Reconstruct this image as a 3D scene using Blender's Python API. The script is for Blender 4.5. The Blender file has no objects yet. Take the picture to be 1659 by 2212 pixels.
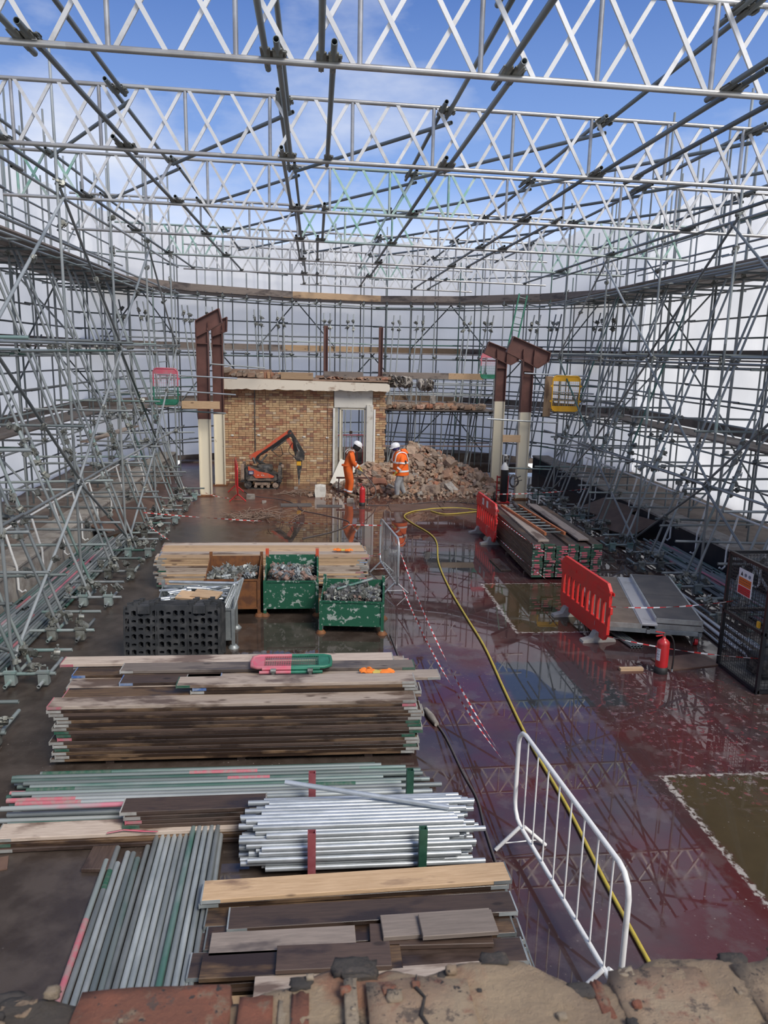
import bpy, math, random
from mathutils import Vector, Matrix, Quaternion
R = random.Random(7)
PI = math.pi
scn = bpy.context.scene
COL = scn.collection

# ---------------------------------------------------------------- camera
def rad(a): return a * PI / 180
cam_d = bpy.data.cameras.new('camera'); cam = bpy.data.objects.new('camera', cam_d); COL.objects.link(cam)
cam_d.sensor_fit = 'VERTICAL'; cam_d.sensor_height = 36.0; cam_d.lens = 36.0 * 1640 / 2212
cam_d.clip_start = 0.05; cam_d.clip_end = 300
PIT, YAW, ROL = rad(11.8), rad(5.3), rad(1.25)
_f = Vector((math.sin(YAW) * math.cos(PIT), math.cos(YAW) * math.cos(PIT), -math.sin(PIT)))
_r = Vector((math.cos(YAW), -math.sin(YAW), 0)); _u = _r.cross(_f)
_R = _r * math.cos(ROL) + _u * math.sin(ROL); _U = _u * math.cos(ROL) - _r * math.sin(ROL)
mw = Matrix((( _R.x, _U.x, -_f.x, 0), (_R.y, _U.y, -_f.y, 0), (_R.z, _U.z, -_f.z, 4.4), (0, 0, 0, 1)))
cam.matrix_world = mw
cam_d.dof.use_dof = True; cam_d.dof.focus_distance = 13.0; cam_d.dof.aperture_fstop = 10
scn.camera = cam

# ---------------------------------------------------------------- world, sun, exposure
w = bpy.data.worlds.new('sky'); scn.world = w; w.use_nodes = True
nt = w.node_tree; N = nt.nodes; L = nt.links; N.clear()
wo = N.new('ShaderNodeOutputWorld'); bg = N.new('ShaderNodeBackground'); L.new(bg.outputs[0], wo.inputs[0])
tc = N.new('ShaderNodeTexCoord'); sx = N.new('ShaderNodeSeparateXYZ'); L.new(tc.outputs['Generated'], sx.inputs[0])
rp = N.new('ShaderNodeValToRGB'); L.new(sx.outputs['Z'], rp.inputs[0])
e = rp.color_ramp.elements
e[0].position = 0.0; e[0].color = (0.74, 0.74, 0.75, 1)
e[1].position = 0.75; e[1].color = (0.045, 0.09, 0.23, 1)
k = e.new(0.10); k.color = (0.46, 0.52, 0.63, 1)
k = e.new(0.20); k.color = (0.15, 0.245, 0.47, 1)
k = e.new(0.38); k.color = (0.062, 0.125, 0.315, 1)
mp = N.new('ShaderNodeMapping'); mp.inputs['Scale'].default_value = (1.3, 1.3, 3.0); mp.inputs['Location'].default_value = (4.1, 0.7, 2.2); L.new(tc.outputs['Generated'], mp.inputs[0])
ns = N.new('ShaderNodeTexNoise'); ns.inputs['Scale'].default_value = 1.5; ns.inputs['Detail'].default_value = 7; ns.inputs['Roughness'].default_value = 0.55
L.new(mp.outputs[0], ns.inputs['Vector'])
cr = N.new('ShaderNodeValToRGB'); L.new(ns.outputs[0], cr.inputs[0])
cr.color_ramp.elements[0].position = 0.48; cr.color_ramp.elements[0].color = (0, 0, 0, 1)
cr.color_ramp.elements[1].position = 0.66; cr.color_ramp.elements[1].color = (0.85, 0.85, 0.85, 1)
mx = N.new('ShaderNodeMixRGB'); L.new(cr.outputs[0], mx.inputs[0]); L.new(rp.outputs[0], mx.inputs[1]); mx.inputs[2].default_value = (0.46, 0.48, 0.53, 1)
L.new(mx.outputs[0], bg.inputs[0]); bg.inputs[1].default_value = 1.4
sun_d = bpy.data.lights.new('sun', 'SUN'); sun = bpy.data.objects.new('sun', sun_d); COL.objects.link(sun)
sun_d.energy = 2.9; sun_d.angle = rad(26); sun_d.color = (1.0, 0.94, 0.85)
sun.location = (20, -20, 30)
sun.rotation_euler = (-Vector((0.42, -0.62, 0.80))).to_track_quat('-Z', 'Y').to_euler()
scn.view_settings.view_transform = 'Standard'; scn.view_settings.look = 'None'
scn.view_settings.exposure = 0.40; scn.view_settings.gamma = 1.0; scn.view_settings.use_curve_mapping = False

# ---------------------------------------------------------------- materials
MATS = {}
def nmat(name):
    m = bpy.data.materials.new(name); m.use_nodes = True
    t = m.node_tree; b = t.nodes['Principled BSDF']
    return m, t, b
def ramp(t, stops, src):
    r = t.nodes.new('ShaderNodeValToRGB'); el = r.color_ramp.elements
    while len(el) < len(stops): el.new(0.5)
    for i, (p, c) in enumerate(stops):
        el[i].position = p; el[i].color = (c[0], c[1], c[2], 1) if not isinstance(c, (int, float)) else (c, c, c, 1)
    t.links.new(src, r.inputs[0]); return r.outputs[0]
def noise(t, scale, detail=4, vec=None, rough=0.6):
    n = t.nodes.new('ShaderNodeTexNoise'); n.inputs['Scale'].default_value = scale; n.inputs['Detail'].default_value = detail; n.inputs['Roughness'].default_value = rough
    if vec is not None: t.links.new(vec, n.inputs['Vector'])
    return n.outputs[0]
def mixc(t, fac, a, b, mode='MIX'):
    m = t.nodes.new('ShaderNodeMixRGB'); m.blend_type = mode
    for i, v in enumerate((fac, a, b)):
        if isinstance(v, (int, float)): m.inputs[i].default_value = v if i == 0 else (v, v, v, 1)
        elif isinstance(v, tuple): m.inputs[i].default_value = (v[0], v[1], v[2], 1)
        else: t.links.new(v, m.inputs[i])
    return m.outputs[0]
def math_(t, op, a, b=0.0, c=0.0):
    m = t.nodes.new('ShaderNodeMath'); m.operation = op
    for i, v in enumerate((a, b, c)):
        if isinstance(v, (int, float)): m.inputs[i].default_value = v
        else: t.links.new(v, m.inputs[i])
    return m.outputs[0]
def objvec(t, scale=(1, 1, 1), rnd=True):
    c = t.nodes.new('ShaderNodeTexCoord'); m = t.nodes.new('ShaderNodeMapping'); m.inputs['Scale'].default_value = scale
    t.links.new(c.outputs['Object'], m.inputs[0])
    oi = t.nodes.new('ShaderNodeObjectInfo')
    if rnd:
        k = math_(t, 'MULTIPLY', oi.outputs['Random'], 37.0)
        cb = t.nodes.new('ShaderNodeCombineXYZ')
        for i in range(3): t.links.new(k, cb.inputs[i])
        t.links.new(cb.outputs[0], m.inputs['Location'])
    return m.outputs[0], oi.outputs['Random']
def bump(t, b, h, s=0.3, d=0.01):
    n = t.nodes.new('ShaderNodeBump'); n.inputs['Strength'].default_value = s; n.inputs['Distance'].default_value = d
    t.links.new(h, n.inputs['Height']); t.links.new(n.outputs[0], b.inputs['Normal'])
def simple(name, c, rough=0.5, metal=0.0, c2=None, scale=6.0, lo=0.42, hi=0.62, rnd=0.0, bmp=0.0, dirt=None, coat=0.0):
    """base colour with noise-shaped patches of a second colour and per-object variation"""
    m, t, b = nmat(name); vec, rv = objvec(t)
    col = None
    if c2 is not None:
        f = ramp(t, [(lo, 0.0), (hi, 1.0)], noise(t, scale, 5, vec)); col = mixc(t, f, c, c2)
    if rnd:
        v = math_(t, 'MULTIPLY_ADD', rv, rnd * 2, 1 - rnd); cb = t.nodes.new('ShaderNodeCombineXYZ')
        for i in range(3): t.links.new(v, cb.inputs[i])
        col = mixc(t, 1.0, col if col is not None else c, cb.outputs[0], 'MULTIPLY')
    if col is None: b.inputs['Base Color'].default_value = (*c, 1)
    else: t.links.new(col, b.inputs['Base Color'])
    b.inputs['Roughness'].default_value = rough; b.inputs['Metallic'].default_value = metal; b.inputs['Coat Weight'].default_value = coat
    if bmp: bump(t, b, noise(t, scale * 3, 5, vec), bmp, 0.01)
    MATS[name] = m; return m
simple('galv', (0.205, 0.228, 0.232), 0.45, 0.3, (0.31, 0.332, 0.332), 3.0, rnd=0.35)
simple('galv_green', (0.20, 0.235, 0.23), 0.5, 0.35, (0.065, 0.145, 0.118), 1.3, 0.5, 0.6, rnd=0.3)
simple('galv_aqua', (0.29, 0.33, 0.32), 0.5, 0.3, (0.21, 0.31, 0.29), 1.3, 0.5, 0.6, rnd=0.2)
simple('galv_dark', (0.13, 0.155, 0.16), 0.5, 0.3, (0.20, 0.22, 0.22), 2.0, rnd=0.25)  # darker galv tone; on the roof tubes it paints in underside shade
simple('galv_new', (0.42, 0.45, 0.46), 0.32, 0.6, (0.56, 0.59, 0.61), 5.0, rnd=0.15)
simple('galv_pink', (0.48, 0.17, 0.22), 0.55, 0.0, (0.27, 0.29, 0.29), 0.9, 0.44, 0.50, rnd=0.2)
simple('rusty_tube', (0.20, 0.12, 0.09), 0.7, 0.1, (0.28, 0.2, 0.17), 3.0, rnd=0.2)
simple('clamp', (0.24, 0.25, 0.23), 0.5, 0.4, (0.13, 0.13, 0.11), 14.0, rnd=0.35)
simple('alu', (0.60, 0.60, 0.59), 0.42, 0.3, (0.46, 0.455, 0.44), 4.0, 0.55, 0.7, rnd=0.12)
simple('alu_green', (0.42, 0.50, 0.46), 0.45, 0.25, (0.22, 0.42, 0.34), 2.0, 0.45, 0.6, rnd=0.15)
simple('chord', (0.45, 0.45, 0.44), 0.36, 0.6, (0.32, 0.31, 0.30), 3.0, rnd=0.1)
simple('green_paint', (0.015, 0.13, 0.075), 0.45, 0.0, (0.03, 0.19, 0.12), 5.0)
simple('pink_paint', (0.58, 0.11, 0.16), 0.5, 0.0, (0.48, 0.18, 0.20), 6.0)
simple('pink_end', (0.42, 0.12, 0.15), 0.6, 0.0, (0.30, 0.20, 0.19), 12.0)
simple('green_end', (0.018, 0.085, 0.052), 0.6, 0.0, (0.07, 0.11, 0.085), 12.0)
simple('dull_red', (0.24, 0.06, 0.07), 0.5, 0.0, (0.30, 0.10, 0.11), 6.0)
simple('dull_green', (0.015, 0.06, 0.038), 0.5, 0.0, (0.03, 0.09, 0.06), 6.0)
simple('pale_paint', (0.31, 0.31, 0.29), 0.6, 0.0, (0.24, 0.23, 0.21), 9.0, rnd=0.2)
simple('blue_paint', (0.05, 0.12, 0.32), 0.5, 0.0, (0.25, 0.3, 0.38), 9.0)
simple('yellow_paint', (0.80, 0.42, 0.02), 0.45, 0.0, (0.68, 0.36, 0.03), 5.0)
simple('red_paint', (0.55, 0.02, 0.025), 0.4, 0.0, (0.42, 0.02, 0.02), 5.0, coat=0.3)
simple('red_plastic', (0.72, 0.035, 0.03), 0.4, 0.0, (0.62, 0.05, 0.04), 6.0)
simple('red_dirty', (0.66, 0.03, 0.03), 0.5, 0.0, (0.55, 0.22, 0.20), 4.0, 0.55, 0.68)
simple('white_paint', (0.72, 0.72, 0.70), 0.4, 0.0, (0.6, 0.6, 0.58), 9.0, 0.55, 0.7)
simple('cream_paint', (0.74, 0.68, 0.53), 0.6, 0.0, (0.22, 0.15, 0.09), 7.0, 0.68, 0.74, bmp=0.15)
simple('grey_rubber', (0.30, 0.29, 0.27), 0.8, 0.0, (0.40, 0.38, 0.34), 8.0)
simple('black_rubber', (0.018, 0.018, 0.018), 0.6)
simple('black_plastic', (0.030, 0.032, 0.034), 0.42, 0.0, (0.07, 0.07, 0.07), 6.0, 0.45, 0.7)
simple('black_paint', (0.012, 0.013, 0.016), 0.35, 0.0)
simple('navy', (0.010, 0.013, 0.022), 0.6, 0.0, (0.025, 0.025, 0.03), 2.0)
simple('oxide', (0.115, 0.052, 0.042), 0.55, 0.1, (0.17, 0.075, 0.06), 3.0, 0.45, 0.7)
simple('rust', (0.21, 0.085, 0.03), 0.75, 0.1, (0.12, 0.05, 0.025), 8.0, 0.45, 0.65)
simple('stillage_green', (0.016, 0.10, 0.055), 0.5, 0.0, (0.34, 0.39, 0.35), 11.0, 0.565, 0.61)
simple('steel_dark', (0.10, 0.10, 0.10), 0.5, 0.5, (0.22, 0.21, 0.19), 6.0)
simple('machine_dark', (0.035, 0.035, 0.035), 0.6, 0.1, (0.20, 0.17, 0.14), 5.0, 0.5, 0.7)
simple('machine_orange', (0.56, 0.085, 0.035), 0.55, 0.0, (0.30, 0.16, 0.11), 6.0, 0.50, 0.66)
simple('mud', (0.33, 0.24, 0.18), 0.85, 0.0, (0.16, 0.12, 0.09), 7.0, bmp=0.4)
simple('concrete', (0.36, 0.33, 0.29), 0.85, 0.0, (0.24, 0.21, 0.18), 4.0, bmp=0.4, rnd=0.2)
simple('white_plaster', (0.62, 0.60, 0.54), 0.8, 0.0, (0.40, 0.36, 0.30), 3.5, 0.55, 0.68, bmp=0.25)
simple('slab_paint', (0.70, 0.63, 0.52), 0.75, 0.0, (0.40, 0.30, 0.22), 4.0, 0.58, 0.7, bmp=0.25)
simple('door_paint', (0.42, 0.40, 0.33), 0.6, 0.0, (0.30, 0.28, 0.23), 4.0)
simple('brown_deck', (0.13, 0.095, 0.075), 0.8, 0.0, (0.20, 0.16, 0.13), 3.0, bmp=0.3)
simple('mortar', (0.30, 0.20, 0.14), 0.9, 0.0, (0.22, 0.14, 0.10), 6.0, bmp=0.5)
simple('skin', (0.52, 0.28, 0.19), 0.55)
simple('hivis', (0.95, 0.16, 0.015), 0.75, 0.0, (0.82, 0.13, 0.02), 5.0, 0.5, 0.75)
simple('coverall', (0.75, 0.13, 0.015), 0.8, 0.0, (0.50, 0.10, 0.03), 4.0, 0.5, 0.75)
simple('trousers', (0.34, 0.35, 0.36), 0.85, 0.0, (0.25, 0.25, 0.25), 6.0)
simple('boots', (0.18, 0.13, 0.09), 0.8)
simple('helmet_white', (0.80, 0.80, 0.80), 0.3)
simple('navy_cloth', (0.03, 0.025, 0.13), 0.9)
simple('black_cloth', (0.014, 0.014, 0.016), 0.9)
simple('reflective', (0.80, 0.80, 0.78), 0.4)
simple('glove', (0.85, 0.22, 0.03), 0.8)
simple('glove_palm', (0.55, 0.42, 0.10), 0.85)
simple('hose_yellow', (0.52, 0.40, 0.06), 0.5, 0.0, (0.42, 0.32, 0.06), 8.0)
simple('cable_grey', (0.10, 0.085, 0.08), 0.6)
simple('tape_red', (0.55, 0.035, 0.03), 0.45); simple('tape_white', (0.72, 0.70, 0.68), 0.45)
simple('sign_white', (0.70, 0.70, 0.72), 0.4); simple('sign_orange', (0.60, 0.13, 0.02), 0.4); simple('sign_red', (0.55, 0.02, 0.03), 0.4)
simple('sticker_blue', (0.05, 0.06, 0.13), 0.4)
simple('deck_grey', (0.085, 0.08, 0.078), 0.55, 0.0, (0.12, 0.11, 0.10), 3.0); simple('deck_brown', (0.155, 0.12, 0.09), 0.6, 0.0, (0.20, 0.16, 0.12), 4.0)
simple('fibreglass', (0.46, 0.15, 0.055), 0.6, 0.0, (0.34, 0.12, 0.05), 6.0)
simple('wire_scrap', (0.22, 0.15, 0.11), 0.8, 0.0, rnd=0.4)
simple('magenta', (0.55, 0.08, 0.42), 0.6, 0.0, (0.75, 0.6, 0.75), 9.0)
simple('ply_brown', (0.105, 0.062, 0.045), 0.45, 0.0, (0.15, 0.09, 0.065), 3.0)
simple('purple_old', (0.2, 0.2, 0.2), 0.6)

def wood(name, a, b_, wet, wf=0.5, rough=0.7):
    """sawn scaffold board: long grain, knots, damp patches, per-board tone"""
    m, t, b = nmat(name); vec, rv = objvec(t, (0.7, 9, 9))
    g = noise(t, 6.0, 6, vec, 0.65)
    col = mixc(t, ramp(t, [(0.3, 0.0), (0.7, 1.0)], g), a, b_)
    v2, _ = objvec(t, (0.55, 1.6, 1.6))
    damp = ramp(t, [(wf - 0.04, 1.0), (wf + 0.05, 0.0)], noise(t, 1.7, 5, v2, 0.6))
    col = mixc(t, damp, col, wet)
    v3, _ = objvec(t, (1.6, 4.0, 4.0))
    vo = t.nodes.new('ShaderNodeTexVoronoi'); vo.inputs['Scale'].default_value = 1.3; t.links.new(v3, vo.inputs['Vector'])
    col = mixc(t, ramp(t, [(0.07, 0.85), (0.13, 0.0)], vo.outputs['Distance']), col, (wet[0] * .7, wet[1] * .7, wet[2] * .7))
    v = math_(t, 'MULTIPLY_ADD', rv, 0.5, 0.75); cb = t.nodes.new('ShaderNodeCombineXYZ')
    for i in range(3): t.links.new(v, cb.inputs[i])
    col = mixc(t, 1.0, col, cb.outputs[0], 'MULTIPLY')
    t.links.new(col, b.inputs['Base Color'])
    t.links.new(math_(t, 'MULTIPLY_ADD', damp, -0.3, rough), b.inputs['Roughness'])
    bump(t, b, g, 0.35, 0.006); MATS[name] = m
wood('board_pale', (0.47, 0.39, 0.32), (0.33, 0.26, 0.21), (0.14, 0.095, 0.07), 0.42)
wood('board_brown', (0.165, 0.10, 0.052), (0.07, 0.042, 0.026), (0.032, 0.019, 0.013), 0.54, 0.6)
wood('board_dark', (0.085, 0.055, 0.042), (0.05, 0.033, 0.026), (0.035, 0.023, 0.018), 0.45, 0.55)
wood('board_cream', (0.52, 0.36, 0.22), (0.38, 0.25, 0.14), (0.18, 0.11, 0.07), 0.36)
wood('board_deck', (0.25, 0.205, 0.175), (0.17, 0.14, 0.12), (0.10, 0.08, 0.07), 0.42)

def rampmat(name, stops, attr=None, rough=0.85, bmp=0.5, scale=10.0):
    """per-brick colour: by object, or by the mesh attribute of a joined part"""
    m, t, b = nmat(name); vec, rv = objvec(t)
    if attr:
        a = t.nodes.new('ShaderNodeAttribute'); a.attribute_name = attr; rv = a.outputs['Fac']
    col = ramp(t, stops, rv)
    col = mixc(t, 0.5, col, ramp(t, [(0.3, 0.55), (0.7, 1.25)], noise(t, scale, 5, vec)), 'MULTIPLY')
    t.links.new(col, b.inputs['Base Color']); b.inputs['Roughness'].default_value = rough
    bump(t, b, noise(t, scale * 2, 5, vec), bmp, 0.01); MATS[name] = m
BR = [(0.0, (0.50, 0.33, 0.18)), (0.2, (0.58, 0.41, 0.23)), (0.4, (0.43, 0.24, 0.13)), (0.6, (0.53, 0.36, 0.20)), (0.78, (0.36, 0.16, 0.09)), (0.92, (0.27, 0.16, 0.11)), (1.0, (0.66, 0.53, 0.36))]
rampmat('brick', BR); rampmat('brick_many', BR, 'rnd')
RB = [(0.0, (0.36, 0.25, 0.17)), (0.25, (0.26, 0.20, 0.155)), (0.45, (0.40, 0.22, 0.13)), (0.62, (0.20, 0.17, 0.14)), (0.8, (0.44, 0.31, 0.22)), (0.93, (0.36, 0.15, 0.085)), (1.0, (0.55, 0.47, 0.39))]
rampmat('rubble', RB); rampmat('rubble_many', RB, 'rnd')

def old_brick(name, a, b_, c):
    m, t, b = nmat(name); vec, rv = objvec(t)
    col = mixc(t, ramp(t, [(0.40, 0.0), (0.58, 1.0)], noise(t, 9, 6, vec)), a, b_)
    col = mixc(t, ramp(t, [(0.56, 0.0), (0.66, 1.0)], noise(t, 22, 6, vec)), col, c)
    col = mixc(t, ramp(t, [(0.63, 0.0), (0.69, 1.0)], noise(t, 70, 3, vec)), col, (0.06, 0.05, 0.045))
    col = mixc(t, ramp(t, [(0.58, 0.0), (0.64, 0.8)], noise(t, 30, 5, vec, 0.7)), col, (0.11, 0.085, 0.07))
    t.links.new(col, b.inputs['Base Color']); b.inputs['Roughness'].default_value = 0.9
    bump(t, b, noise(t, 55, 8, vec, 0.75), 1.0, 0.010); MATS[name] = m
old_brick('old_red', (0.36, 0.125, 0.07), (0.25, 0.10, 0.06), (0.30, 0.215, 0.14))
old_brick('old_mortar', (0.43, 0.315, 0.20), (0.33, 0.235, 0.155), (0.15, 0.105, 0.075))
old_brick('old_pink', (0.42, 0.28, 0.18), (0.44, 0.33, 0.215), (0.30, 0.13, 0.085))
old_brick('old_black', (0.055, 0.048, 0.042), (0.10, 0.085, 0.072), (0.20, 0.15, 0.11))
def parapet_mat():
    m, t, b = nmat('parapet'); vec, rv = objvec(t, (1, 1, 1), False)
    col = mixc(t, ramp(t, [(0.38, 0.0), (0.6, 1.0)], noise(t, 6, 7, vec)), (0.46, 0.34, 0.215), (0.34, 0.245, 0.16))
    col = mixc(t, ramp(t, [(0.58, 0.0), (0.66, 0.8)], noise(t, 4.2, 5, vec)), col, (0.36, 0.17, 0.10))
    col = mixc(t, ramp(t, [(0.57, 0.0), (0.66, 0.95)], noise(t, 9.0, 6, vec, 0.7)), col, (0.06, 0.05, 0.045))
    sp = t.nodes.new('ShaderNodeSeparateXYZ'); t.links.new(vec, sp.inputs[0])
    f = math_(t, 'ADD', sp.outputs['X'], math_(t, 'MULTIPLY_ADD', noise(t, 12, 5, vec), 0.5, -0.25))
    col = mixc(t, ramp(t, [(0.10, 0.92), (0.24, 0.0)], math_(t, 'MULTIPLY_ADD', f, 0.5, 0.25)), col, mixc(t, noise(t, 60, 4, vec), (0.03, 0.027, 0.025), (0.11, 0.095, 0.08)))
    t.links.new(col, b.inputs['Base Color']); b.inputs['Roughness'].default_value = 0.92
    bump(t, b, noise(t, 50, 8, vec, 0.75), 1.0, 0.012); MATS['parapet'] = m
parapet_mat()
old_brick('stone_bit', (0.46, 0.37, 0.26), (0.36, 0.28, 0.19), (0.25, 0.19, 0.13))

def sheet_mat():
    m, t, b = nmat('sheeting'); out = t.nodes['Material Output']; vec, rv = objvec(t, (1, 1, 1), False)
    c = mixc(t, ramp(t, [(0.35, 0.0), (0.7, 1.0)], noise(t, 0.5, 4, vec)), (0.80, 0.79, 0.77), (0.88, 0.87, 0.85))
    t.links.new(c, b.inputs['Base Color']); b.inputs['Roughness'].default_value = 0.45
    tr = t.nodes.new('ShaderNodeBsdfTranslucent'); t.links.new(c, tr.inputs[0])
    ms = t.nodes.new('ShaderNodeMixShader'); ms.inputs[0].default_value = 0.66
    t.links.new(b.outputs[0], ms.inputs[1]); t.links.new(tr.outputs[0], ms.inputs[2]); t.links.new(ms.outputs[0], out.inputs[0])
    v2, _ = objvec(t, (1.0, 1.0, 0.35), False)
    bump(t, b, noise(t, 2.6, 5, v2), 0.5, 0.12); MATS['sheeting'] = m
sheet_mat()

def floor_mat():
    m, t, b = nmat('wet_floor'); vec, _ = objvec(t, (1, 1, 1), False)
    sp = t.nodes.new('ShaderNodeSeparateXYZ'); t.links.new(vec, sp.inputs[0]); X, Y = sp.outputs['X'], sp.outputs['Y']
    wob = math_(t, 'MULTIPLY_ADD', noise(t, 1.1, 4, vec), 1.6, -0.8); fine = math_(t, 'MULTIPLY_ADD', noise(t, 9.0, 4, vec), 0.24, -0.12)
    def step(v, e0, e1):
        r = t.nodes.new('ShaderNodeMapRange'); r.interpolation_type = 'SMOOTHSTEP'; r.inputs[1].default_value = e0; r.inputs[2].default_value = e1; t.links.new(v, r.inputs[0]); return r.outputs[0]
    def box(x0, x1, y0, y1, off, s=0.06):
        xx = math_(t, 'ADD', X, off); yy = math_(t, 'ADD', Y, off)
        a = math_(t, 'MULTIPLY', step(xx, x0 - s, x0 + s), math_(t, 'SUBTRACT', 1.0, step(xx, x1 - s, x1 + s)))
        c = math_(t, 'MULTIPLY', step(yy, y0 - s, y0 + s), math_(t, 'SUBTRACT', 1.0, step(yy, y1 - s, y1 + s)))
        return math_(t, 'MULTIPLY', a, c)
    n1 = noise(t, 0.7, 6, vec); n2 = noise(t, 3.0, 6, vec); n3 = noise(t, 14.0, 5, vec)
    dark = mixc(t, ramp(t, [(0.4, 0.0), (0.62, 1.0)], n2), (0.040, 0.029, 0.023), (0.070, 0.054, 0.044))
    red = mixc(t, ramp(t, [(0.38, 0.0), (0.60, 1.0)], n1), (0.080, 0.021, 0.022), (0.050, 0.031, 0.032))
    red = mixc(t, ramp(t, [(0.52, 0.0), (0.62, 0.55)], n2), red, (0.10, 0.07, 0.068))
    col = mixc(t, step(math_(t, 'ADD', X, wob), 0.85, 1.5), dark, red)
    farc = mixc(t, ramp(t, [(0.4, 0.0), (0.6, 1.0)], n2), (0.135, 0.062, 0.043), (0.085, 0.045, 0.036))
    col = mixc(t, step(math_(t, 'ADD', Y, wob), 18.6, 20.2), col, farc)
    col = mixc(t, math_(t, 'MULTIPLY', step(math_(t, 'ADD', X, wob), 5.2, 5.9), 0.75), col, (0.06, 0.04, 0.032))
    for bx in ((2.4, 4.0, 14.9, 16.6), (2.6, 4.1, 8.8, 10.25)):
        col = mixc(t, box(*bx, fine), col, mixc(t, n3, (0.022, 0.024, 0.028), (0.05, 0.052, 0.056)))
    for bx in ((3.3, 5.3, 11.45, 14.1), (3.75, 8.0, 3.0, 7.12)):
        col = mixc(t, box(*bx, fine), col, mixc(t, n2, (0.075, 0.055, 0.028), (0.045, 0.034, 0.020)))
    lines = None; lw = 0.05
    for bx in ((3.25, 3.31, 11.4, 14.13), (3.25, 5.0, 14.09, 14.13), (3.25, 4.5, 11.42, 11.47), (3.71, 3.77, 3.0, 7.15), (3.71, 8.0, 7.11, 7.15)):
        q = box(*bx, math_(t, 'MULTIPLY', fine, 0.5), 0.012); lines = q if lines is None else math_(t, 'MAXIMUM', lines, q)
    lines = math_(t, 'MULTIPLY', lines, ramp(t, [(0.42, 0.0), (0.52, 1.0)], n3))
    col = mixc(t, lines, col, (0.36, 0.33, 0.30))
    # grit, paint flakes and brick dust
    vo = t.nodes.new('ShaderNodeTexVoronoi'); vo.inputs['Scale'].default_value = 16.0; t.links.new(vec, vo.inputs['Vector'])
    grit = math_(t, 'MULTIPLY', ramp(t, [(0.10, 1.0), (0.15, 0.0)], vo.outputs['Distance']), ramp(t, [(0.52, 0.0), (0.66, 1.0)], noise(t, 0.9, 5, vec)))
    col = mixc(t, math_(t, 'MULTIPLY', grit, 0.7), col, (0.32, 0.27, 0.25))
    fl = math_(t, 'MULTIPLY', ramp(t, [(0.57, 0.0), (0.62, 1.0)], noise(t, 11.0, 4, vec)), box(3.9, 8.5, 6.6, 9.6, wob, 0.5))
    col = mixc(t, math_(t, 'MULTIPLY', fl, 0.7), col, mixc(t, ramp(t, [(0.45, 0.0), (0.55, 1.0)], noise(t, 5.0, 2, vec)), (0.22, 0.025, 0.032), (0.22, 0.17, 0.165)))
    t.links.new(col, b.inputs['Base Color'])
    # standing water: mirror flat; damp film elsewhere
    pud = ramp(t, [(0.35, 0.0), (0.42, 1.0)], noise(t, 0.36, 5, vec, 0.5))
    left = step(math_(t, 'ADD', X, wob), -1.6, -0.9)
    pud = math_(t, 'MULTIPLY', pud, left); pud = math_(t, 'MULTIPLY', pud, math_(t, 'SUBTRACT', 1.0, math_(t, 'MAXIMUM', grit, fl)))
    ro = math_(t, 'MULTIPLY_ADD', pud, -0.30, math_(t, 'MULTIPLY_ADD', n2, 0.22, 0.21))
    ro = math_(t, 'MAXIMUM', ro, 0.012)
    t.links.new(ro, b.inputs['Roughness'])
    h = math_(t, 'MULTIPLY', n3, math_(t, 'SUBTRACT', 1.0, pud)); bump(t, b, h, 0.5, 0.006)
    b.inputs['IOR'].default_value = 1.6; MATS['wet_floor'] = m
floor_mat()

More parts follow.
